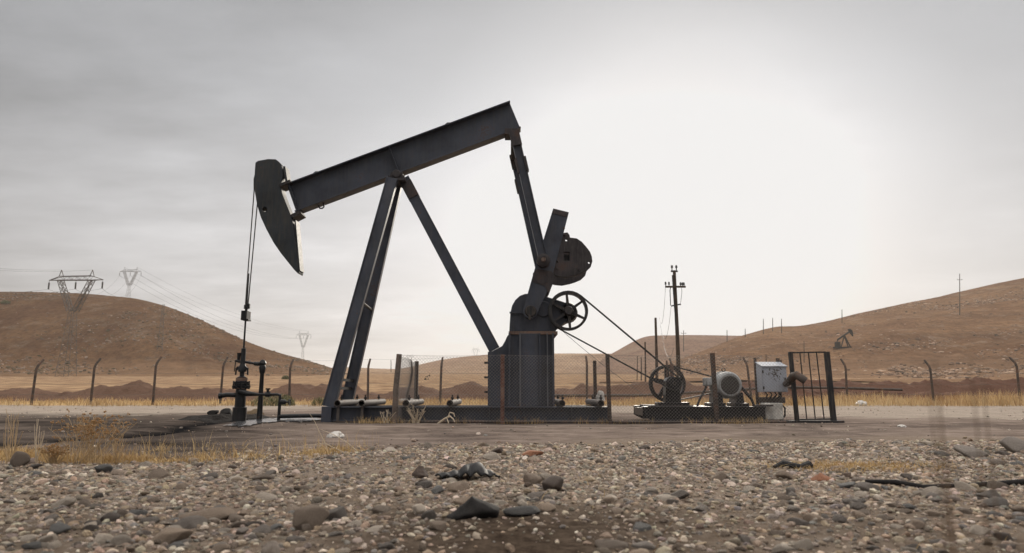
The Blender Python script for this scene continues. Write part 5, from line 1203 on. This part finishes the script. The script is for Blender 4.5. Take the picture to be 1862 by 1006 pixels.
# near grass patch at the edge of the gravel
n = 42000; px = rng.uniform(-120, 700, n); off_ = rng.normal(0, 1, n)
ey = np.interp(px, [-120, 0, 120, 240, 300, 420, 560, 640, 700], [837, 838, 840, 838, 832, 829, 828, 821, 816]); spread = np.interp(px, [-120, 0, 200, 260, 300, 420, 560, 640, 700], [7, 7, 6, 5, 10, 9, 8, 4, 2])
v_ = (503 - (ey + off_ * spread * 0.8)) / F; t_ = -CH / (SP + v_ * CP); X = (px - 931) / F * t_; Y = t_ * (CP - v_ * SP)
k_ = rng.random(n) < np.clip(0.22 + 1.9 * fbm(X * 1.0, Y * 1.8, 71, 3), 0.02, 1) * np.interp(px, [-120, 0, 240, 265, 460, 520, 700], [0.5, 0.5, 0.4, 1, 1, 0.55, 0.4]); X, Y = X[k_], Y[k_]
blades('dry_grass', X, Y, rng.uniform(0.03, 0.14, len(X)) * np.clip(0.75 + 1.3 * fbm(X * 1.3, Y * 1.3, 72, 3), 0.2, 1.6), 0.005, 'straw', 'low golden grass patch edging the gravel bank', lean=0.75)
n = 900; px = rng.uniform(-120, 690, n); ey = np.interp(px, [-120, 0, 240, 420, 640, 700], [842, 843, 842, 832, 822, 818]) + rng.normal(0, 5, n)
v_ = (503 - ey) / F; t_ = -CH / (SP + v_ * CP); X = (px - 931) / F * t_; Y = t_ * (CP - v_ * SP); k_ = rng.random(n) < np.clip(0.25 + 1.6 * fbm(X * 1.1, Y * 0.8, 75, 3), 0.02, 1); X, Y = X[k_], Y[k_]
blades('dry_grass', X, Y, rng.uniform(0.10, 0.32, len(X)), 0.0045, 'straw', 'taller wispy straw standing out of the golden grass', lean=0.45)
n = 2600; c = G(1545, 856); X = c.x + rng.normal(0, 0.33, n); Y = c.y + rng.normal(0, 0.16, n)
blades('dry_grass', X, Y, rng.uniform(0.02, 0.07, n), 0.005, 'straw', 'flattened orange grass patch around the broken brick', lean=0.9)
X = rng.uniform(X0 - 2.3, X4 + 0.8, 4000); Y = 14.0 + rng.normal(0, 0.13, 4000); k_ = rng.random(4000) < np.clip(0.25 + 1.2 * fbm(X * 1.1, Y, 81, 3), 0, 1); X, Y = X[k_], Y[k_]
blades('dry_grass', X, Y, rng.uniform(0.04, 0.2, len(X)), 0.006, 'straw', 'sparse straw caught along the foot of the chain-link fence', lean=0.7)
# sprigs scattered over the gravel
n = 1500; X = rng.uniform(-5, 5, n); Y = rng.uniform(2.6, 7.6, n); px, py = proj(X, Y, 0 * X); k_ = rng.random(n) < stone_density(px, py) * np.clip(fbm(X, Y, 91, 3) * 2, 0.06, 1)
X, Y = X[k_], Y[k_]; blades('dry_grass', X, Y, rng.uniform(0.02, 0.10, len(X)), 0.004, 'straw', 'single straw blades scattered among the gravel stones', lean=0.9)
def scrub(px, Y, w, h, label, mat='scrub_green', n=900):
    x = P(px, 720, Y).x; zb = gz1(x, Y); a = rng.uniform(0, 6.28, n); r = rng.random(n) ** 0.5
    X = x + np.cos(a) * r * w; YY = Y + np.sin(a) * r * w * 0.7; zz = zb + rng.random(n) * h * np.sqrt(np.clip(1 - r ** 2, 0.02, 1)) * 0.75
    t = thing('scrub_bush', (x, Y, zb), label, 'bush'); o = blades('foliage', X - x, YY - Y, rng.uniform(0.06, 0.2, n), 0.03, mat, label, lean=0.8, kind=None, z0=zz - zb)
    for k in ('label', 'category', 'kind'):
        if k in o: del o[k]
    o.parent = t
    m = MB()
    for i in range(9):
        b = 2 * math.pi * i / 9; m.tube([(x, Y, zb - 0.05), (x + math.cos(b) * w * 0.5, Y + math.sin(b) * w * 0.4, zb + h * 0.7)], [0.018, 0.006], 5)
    link('stem', m, 'twig', t)
scrub(497, 30.5, 0.95, 0.75, 'grey-green scrub bush behind the wellhead valve'); scrub(518, 31.5, 0.5, 0.6, 'smaller green scrub bush next to the perimeter post behind the well', n=500)
scrub(583, 31, 0.4, 0.45, 'small green scrub bush seen by the foot of the tall legs', n=400)
bs = hit(28, 556); 
scrub_far = [(10, 553), (520, 690)]
for (px, py), lab in zip(scrub_far, ('dark round bush high on the brown hill', 'low dark bush at the foot of the brown hill behind the well')):
    bs = hit(px, py); k_ = bs.y / 30
    t = thing('hillside_bush', bs, lab, 'bush'); n = 500; a = rng.uniform(0, 6.28, n); r = rng.random(n) ** 0.5; w = 7.5 / F * bs.y; h_ = w * 0.8
    o = blades('foliage', np.cos(a) * r * w, np.sin(a) * r * w, rng.uniform(0.2, 0.45, n) * w, w * 0.12, 'scrub_green', lab, lean=0.6, kind=None, z0=rng.random(n) * h_ * np.sqrt(1 - r ** 2 + 0.02))
    for k in ('label', 'category', 'kind'):
        if k in o: del o[k]
    o.parent = t
    link('stem', MB().tube([bs - Vector((0, 0, 0.4)), bs + Vector((0, 0, h_ * 0.6))], [w * 0.08, w * 0.03], 5), 'twig', t)
def dry_bush(px, py, h, nst, label, spread=0.5, heads=True, mat='twig', seedsz=0.008, name='dry_bush', br=3, rad=0.0035):
    b = G(px, py); b.z = gz1(b.x, b.y); t = thing(name, b, label, 'dry plant'); st, hd_ = MB(), MB()
    for i in range(nst):
        a = rnd.uniform(0, 6.28); sp = rnd.uniform(0.05, spread) * h; top = b + Vector((math.cos(a) * sp, math.sin(a) * sp * 0.7, h * rnd.uniform(0.55, 1.0)))
        o0 = b + Vector((rnd.uniform(-0.3, 0.3) * spread * h, rnd.uniform(-0.2, 0.2) * spread * h, -0.02)); mid = o0.lerp(top, 0.5) + Vector((rnd.uniform(-1, 1), rnd.uniform(-1, 1), 0)) * h * 0.06
        st.tube([o0, mid, top], [rad, rad * 0.8, rad * 0.5], 5, False)
        for k in range(br):
            f = rnd.uniform(0.55, 1.0); p = mid.lerp(top, (f - 0.5) * 2); e = p + Vector((rnd.uniform(-1, 1) * 0.16, rnd.uniform(-1, 1) * 0.12, rnd.uniform(0.04, 0.16))) * h
            st.tube([p, p.lerp(e, 0.5) + Vector((0, 0, 0.01 * h)), e], [rad * 0.6, rad * 0.5, rad * 0.35], 4, False)
            if heads:
                for q in range(5):
                    c = e + Vector((rnd.gauss(0, 1), rnd.gauss(0, 1), rnd.gauss(0, 0.5))) * seedsz * 1.6; st.tube([e - Vector((0, 0, seedsz)), c], rad * 0.3, 3, False)
                    s = seedsz * rnd.uniform(0.6, 1.3); hd_.add([c + Vector(v) * s for v in ((1, 0, 0), (-1, 0, 0), (0, 1, 0), (0, -1, 0), (0, 0, 1), (0, 0, -1))], [(0, 2, 4), (2, 1, 4), (1, 3, 4), (3, 0, 4), (2, 0, 5), (1, 2, 5), (3, 1, 5), (0, 3, 5)])
    link('stem', st, mat, t)
    if heads: link('seed_head', hd_, 'seed', t)['kind'] = 'stuff'
    return t
dry_bush(158, 849, 0.42, 46, 'bushy dried umbel plant with orange seed heads beside the oily track', 0.95, rad=0.0026, seedsz=0.007)
dry_bush(95, 850, 0.16, 26, 'low dried plant between the umbel bush and the tall stems', 0.8, seedsz=0.006)
dry_bush(20, 850, 0.46, 12, 'few tall straight dry stems near the tan round stone', 0.22, False, name='dry_stalks', br=0)
dry_bush(62, 850, 0.40, 7, 'thin tall dry stems beside the umbel bush, fewer and paler', 0.2, False, 'twig_pale', name='dry_stalks', br=0)
dry_bush(208, 848, 0.26, 10, 'loose clump of dry stalks leaning away from the umbel bush', 0.5, False, name='dry_stalks', br=1)
dry_bush(755, 770, 0.35, 16, 'bleached thistle remains tangled in the mesh by the dusty post', 0.7, False, 'twig_pale', name='thistle', br=4, rad=0.008)
dry_bush(703, 770, 0.28, 9, 'bleached dead twigs lying outside the dusty post', 0.9, False, 'twig_pale', name='dead_twigs', br=3, rad=0.006)
def stalk(name, pts, r, label, mat='twig_pale', group=None):
    b = pts[0]; o = link(name, MB().tube(pts, [r * (1 - 0.7 * i / (len(pts) - 1)) for i in range(len(pts))], 6), mat, loc=b); return tag(o, label, 'dry stalk', group)
g0 = G(655, 826)
stalk('dry_stalk', [g0, P(632, 806, g0.y - 0.1), P(606, 790, g0.y - 0.1), P(583, 781, g0.y)], 0.006, 'long pale stalk arching over the golden grass towards the pumpjack shoe')
g1 = G(598, 828)
stalk('dry_stalk', [g1, P(591, 806, g1.y), P(580, 784, g1.y), P(573, 768, g1.y), P(563, 752, g1.y)], 0.006, 'tall pale stalk rising in front of the pumpjack shoe')
g2 = G(640, 830); stalk('dry_stalk', [g2, P(590, 806, g2.y), P(540, 813, g2.y), P(480, 832, g2.y)], 0.005, 'drooping pale stalk bending down across the golden grass')
g3 = G(800, 771); m = MB(); m.tube([P(796, 771, 13.9), P(808, 762, 13.85), P(818, 757, 13.85), P(824, 762, 13.8), P(827, 768, 13.8)], [0.02, 0.02, 0.018, 0.014, 0.01], 6); m.tube([P(815, 758, 13.85), P(818, 750, 13.85), P(825, 752, 13.8), P(827, 758, 13.8)], [0.014, 0.012, 0.014, 0.01], 6); m.tube([P(812, 760, 13.85), P(816, 770, 13.8)], 0.01, 5)
o = link('bleached_branch', m, 'twig_pale', loc=g3); tag(o, 'curled bleached branch at the foot of the fence below the cross pipe', 'branch')
for px, h, lab in ((1015, 0.13, 'thin straw standing behind the orange brick fragment'), (412, 0.10, 'pale straw beside the golden grass and the track')):
    q_ = G(px, 822 if px > 900 else 846); stalk('dry_stalk', [q_, q_ + Vector((0.005, 0, h * 0.5)), q_ + Vector((0.015, 0, h))], 0.004, lab)
# out-of-focus weeds close to the lens
def near_weed(px0, px1, y_top, Y, label, n=3):
    b = P(px0, 1100, Y); b.z = 0.03; t = thing('near_weed', b, label, 'dry plant', 'dry weeds close to the camera'); m = MB()
    for i in range(n):
        tp = P(px1 + rnd.uniform(-14, 14), y_top + rnd.uniform(0, 50), Y + rnd.uniform(-0.04, 0.04)); b2 = b + Vector((rnd.uniform(-0.01, 0.01), 0, 0)); m.tube([b2, b2.lerp(tp, 0.5) + Vector((0.004, 0, 0)), tp], [0.0013, 0.0011, 0.0006], 5)
    link('stem', m, 'weed_brown', t)
near_weed(1722, 1690, 650, 0.62, 'blurred dry weed rising past the perimeter post by the gate side', 3)
near_weed(1800, 1775, 655, 0.72, 'fainter blurred dry weed towards the outermost boulder', 2)
# ------------------------------------------------------------------ scraps and litter
def crumple(name, c, sx, sy, sz, mat, label, seed, cat, group=None, amp=0.5):
    V, FA = I3; r = np.random.default_rng(seed); W = V.copy(); rad = np.ones(len(V))
    for k in range(7):
        d = r.normal(size=3); d /= np.linalg.norm(d); rad += amp * 0.3 * np.abs(np.sin(V @ d * r.uniform(2, 6) + r.uniform(0, 6))) - 0.1 * amp
    W = W * rad[:, None] * np.array([sx, sy, sz]); W[:, 2] = np.maximum(W[:, 2], -sz * 0.35)
    o = np_mesh(name, W, FA, mat, True); o.data.set_sharp_from_angle(angle=R(30)); o.location = c + Vector((0, 0, sz * 0.35)); return tag(o, label, cat, group)
def litter(px, py, w, h, label, seed, on=None, name='plastic_bag', mat='plastic_white'):
    c = on or G(px, py); c = Vector(c); s = c.y / F
    if on is None: c.z = gz1(c.x, c.y)
    return crumple(name, c, w / 2 * s, w / 2.6 * s, h / 1.5 * s, mat, label, seed, 'litter', 'white litter')
litter(740, 733, 26, 7, 'crumpled white sheet in the dry grass beside the dusty post', 1)
litter(1567, 738, 15, 8, 'white plastic bag in the dry grass past the gate', 2)
litter(610, 797, 22, 9, 'crumpled white paper scrap on the dirt track', 3)
litter(1640, 776, 11, 4, 'small pale scrap on the dark track beyond the gate', 14)
litter(1092, 735, 11, 16, 'white plastic rag caught on the end cross pipe', 4, on=P(1092, 729, 15.5))
for i, (px, py, w, lab) in enumerate(((1484, 692, 4, 'white scrap in the field just above the gate bars'), (1530, 691, 4, 'white scrap on the field left of the first perimeter post past the gate'), (1562, 691, 4, 'white scrap on the far field in line with the white bag'), (1578, 692, 4, 'white scrap on the far field next to another, beyond the white bag'), (1631, 694, 5, 'white scrap lying alone on the dark ridge'), (1700, 695, 5, 'white scrap beside the perimeter post past the near weed'), (1605, 706, 6, 'white scrap on the near face of the spoil bank'), (1516, 704, 5, 'white scrap by the end of the pipeline'), (1563, 705, 5, 'white scrap between pipeline end and the spoil bank'), (1173, 711, 4, 'white speck of litter on the red spoil bank by the pulley'))):
    bs = hit(px, py + 1, 38); crumple('litter_scrap', bs, w / 2 / F * bs.y, w / 2 / F * bs.y, w / 2.4 / F * bs.y, 'plastic_white', lab, 20 + i, 'litter', 'white litter')
mound_c = hit(1768, 703, 50); crumple('pale_heap', mound_c, 14 / F * mound_c.y, 9 / F * mound_c.y, 7 / F * mound_c.y, 'brown_earth', 'pale heap of earth on the dark ridge by the outermost posts', 50, 'heap', amp=0.3)
# rubber scrap: a torn curled piece of tyre
def rubber_scrap():
    c = G(846, 878); c.z = gz1(c.x, c.y); s = c.y / F; n, k = 40, 12; V = []
    for i in range(n):
        f = i / (n - 1); w = math.sin(math.pi * min(f * 1.05 + 0.02, 1)) ** 0.6
        for j in range(k):
            g = j / (k - 1); x = (f - 0.45) * 112 * s; hgt = (0.22 + 0.78 * math.exp(-((f - 0.62) / 0.22) ** 2)) * 30 * s
            y = (g - 0.5) * 70 * s * w; z = hgt * w * math.sin(math.pi * (0.12 + 0.72 * g)) ** 1.2 * (0.75 + 0.25 * math.sin(f * 31) * (1 - g)) + 2.5 * s * math.sin(f * 43 + g * 5) * (1 - g) + 0.015
            V.append((x, y, z))
    V = np.array(V); i = np.arange(n - 1)[:, None] * k + np.arange(k - 1)[None]; FA = np.stack([i, i + 1, i + k + 1, i + k], -1).reshape(-1, 4)
    o = np_mesh('rubber_scrap', V, FA, 'rubber', True); o.location = c; md = o.modifiers.new('Solidify', 'SOLIDIFY'); md.thickness = 0.012
    tag(o, 'torn curled black rubber scrap lying on the gravel bank', 'rubber scrap')
rubber_scrap()
c = G(1440, 858); m = MB().tube([c + Vector((-0.14, 0, 0.03)), c + Vector((-0.05, 0.05, 0.05)), c + Vector((0.06, -0.03, 0.035)), c + Vector((0.15, 0.02, 0.05))], [0.02, 0.035, 0.028, 0.036], 8)
o = link('rubber_hose_scrap', m, 'rubber', loc=c); tag(o, 'short twisted black hose scrap near the broken brick', 'hose scrap')
pts = [G(1575, 886), G(1630, 892), G(1680, 897), G(1760, 896), G(1862, 893), G(1980, 890)]
o = link('dark_strip', MB().tube([Vector((p.x, p.y, gz1(p.x, p.y) + 0.012 + 0.012 * math.sin(i * 2.0))) for i, p in enumerate(pts)], [0.012, 0.018, 0.02, 0.018, 0.018, 0.018], 10), 'tar', loc=pts[2]); tag(o, 'long dark strip half buried in the gravel bank', 'hose')  # raised tube standing for a blurred dark streak on the gravel
for px, py, w, lab in ((420, 851, 20, 'dark clod at the front rim of the golden grass'), (603, 808, 14, 'dark clod on the track behind the golden grass'), (358, 848, 14, 'dark flat clod tucked under the golden grass patch')):
    at_px(px, py, w, cls='dark brown', fl=0.6, shp=int(px) % 14, lift=0.4, mat='scorched', name='earth_clod', cat='clod', group=None, label=lab)
# ------------------------------------------------------------------ haze
HAZE = 0.00018
o = link('haze', MB().box(-4600, 4600, -4600, 4600, -8, 190), 'power_wire', loc=(0, 0, 0)); o['kind'] = 'stuff'; o['label'] = 'thin dusty haze hanging over the far hills'; o['category'] = 'haze'
m = bpy.data.materials.new('haze_air'); m.use_nodes = True; nt = m.node_tree; nt.nodes.clear()
vo = nt.nodes.new('ShaderNodeVolumePrincipled'); ou = nt.nodes.new('ShaderNodeOutputMaterial'); nt.links.new(vo.outputs[0], ou.inputs['Volume'])
vo.inputs['Color'].default_value = (0.98, 0.92, 0.85, 1); vo.inputs['Density'].default_value = HAZE; vo.inputs['Anisotropy'].default_value = 0.35
o.data.materials.clear(); o.data.materials.append(m)
# ------------------------------------------------------------------ world, sun, camera
SUN_AZ, SUN_EL = R(13.5), R(17.5)
sd = Vector((math.sin(SUN_AZ) * math.cos(SUN_EL), math.cos(SUN_AZ) * math.cos(SUN_EL), math.sin(SUN_EL)))
w = bpy.data.worlds.new('World'); SC.world = w; w.use_nodes = True; nt = w.node_tree; nt.nodes.clear(); k = NT(nt)
out = k.n('ShaderNodeOutputWorld'); bg = k.n('ShaderNodeBackground'); k.l(bg.outputs[0], out.inputs[0]); bg.inputs['Strength'].default_value = 0.1
sky = k.n('ShaderNodeTexSky', sky_type='NISHITA'); sky.sun_disc = False; sky.sun_elevation = SUN_EL; sky.sun_rotation = SUN_AZ; sky.dust_density = 4.0
dv = k.n('ShaderNodeTexCoord').outputs['Generated']
dot = k.n('ShaderNodeVectorMath', operation='DOT_PRODUCT'); k.l(dv, dot.inputs[0]); dot.inputs[1].default_value = sd
sep = k.n('ShaderNodeSeparateXYZ'); k.l(dv, sep.inputs[0]); z = sep.outputs['Z']
zc = k.math('ADD', k.math('MAXIMUM', z, 0.0), 0.12)
comb = k.n('ShaderNodeCombineXYZ'); k.l(k.math('DIVIDE', sep.outputs['X'], zc), comb.inputs[0]); k.l(k.math('DIVIDE', sep.outputs['Y'], zc), comb.inputs[1])
c1 = k.noise(comb.outputs[0], 0.75, 7, 0.52, (1.0, 1.2, 1)); c2 = k.noise(comb.outputs[0], 2.2, 6, 0.58, (0.8, 1.5, 1))
cl = k.math('ADD', k.math('MULTIPLY', c1, 0.7), k.math('MULTIPLY', c2, 0.3))
ang = k.math('ARCCOSINE', k.math('MINIMUM', dot.outputs['Value'], 0.99999))
ang = k.math('ADD', ang, k.math('MULTIPLY', k.math('SUBTRACT', cl, 0.5), 0.30))
angd = k.math('DIVIDE', ang, R(90))
SKY = [(0.0, 0.90), (0.12, 0.89), (0.16, 0.80), (0.22, 0.69), (0.31, 0.62), (0.42, 0.56), (0.55, 0.48), (0.72, 0.43), (1.0, 0.58)]
glow = k.ramp(angd, SKY)
d2 = k.n('ShaderNodeVectorMath', operation='DOT_PRODUCT'); k.l(dv, d2.inputs[0]); d2.inputs[1].default_value = (math.sin(R(1)) * math.cos(R(4)), math.cos(R(1)) * math.cos(R(4)), math.sin(R(4)))
a2 = k.math('DIVIDE', k.math('ARCCOSINE', k.math('MINIMUM', d2.outputs['Value'], 0.99999)), R(90))
glow = k.mix(1.0, glow, k.ramp(a2, [(0.0, 0.17), (0.12, 0.15), (0.25, 0.06), (0.42, 0.0)]), 'ADD')
glow = k.mix(1.0, glow, k.ramp(z, [(0.12, 1.0), (0.28, 0.96), (0.53, 0.66)]), 'MULTIPLY')
glow = k.mix(1.0, glow, (0.865, 0.865, 0.865), 'DARKEN')
tex = k.math('ADD', -0.05, k.math('MULTIPLY', cl, 2.1))
tmix = k.mix(k.ramp(angd, [(0.15, 0.0), (0.4, 1.0)]), (1, 1, 1), tex)
base_c = k.mix(1.0, glow, tmix, 'MULTIPLY')
deck = k.ramp(z, [(0.54, (1.0, 1.0, 1.0)), (0.74, (1.08, 1.0, 0.90))])  # warm tint added to the unseen overhead sky to warm the ground
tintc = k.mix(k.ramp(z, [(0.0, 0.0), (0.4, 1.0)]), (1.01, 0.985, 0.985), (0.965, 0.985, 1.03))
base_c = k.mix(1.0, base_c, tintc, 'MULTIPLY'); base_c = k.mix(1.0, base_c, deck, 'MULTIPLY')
up = k.ramp(z, [(0.54, 1.0), (0.74, 5.6)])                       # overhead cloud above the view, boosted to brighten the ground
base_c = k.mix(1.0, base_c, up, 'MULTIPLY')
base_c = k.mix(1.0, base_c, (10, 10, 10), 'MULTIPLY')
fin = k.mix(0.97, sky.outputs[0], base_c)
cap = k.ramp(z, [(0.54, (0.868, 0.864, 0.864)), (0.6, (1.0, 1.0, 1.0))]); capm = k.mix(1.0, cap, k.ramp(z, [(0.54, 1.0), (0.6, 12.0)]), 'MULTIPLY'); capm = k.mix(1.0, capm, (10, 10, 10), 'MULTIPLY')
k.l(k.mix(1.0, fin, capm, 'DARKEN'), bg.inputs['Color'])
sl = bpy.data.lights.new('sun', 'SUN'); sl.energy = 2.6; sl.angle = R(10); sl.color = (1.0, 0.91, 0.78)
so = bpy.data.objects.new('sun', sl); COL.objects.link(so); so.rotation_euler = (-sd).to_track_quat('-Z', 'Y').to_euler(); so.location = (0, 0, 50)
cam = bpy.data.cameras.new('camera'); co = bpy.data.objects.new('camera', cam); COL.objects.link(co)
co.location = (0, 0, CH); co.rotation_euler = (R(90) + PITCH, 0, 0); cam.sensor_width = 36; cam.lens = 36 * F / 1862; cam.clip_end = 8000; cam.clip_start = 0.05
cam.dof.use_dof = True; cam.dof.focus_distance = 14.0; cam.dof.aperture_fstop = 2.8
SC.camera = co
SC.view_settings.view_transform = 'Standard'; SC.view_settings.look = 'None'; SC.view_settings.exposure = 0.0; SC.view_settings.gamma = 1.0
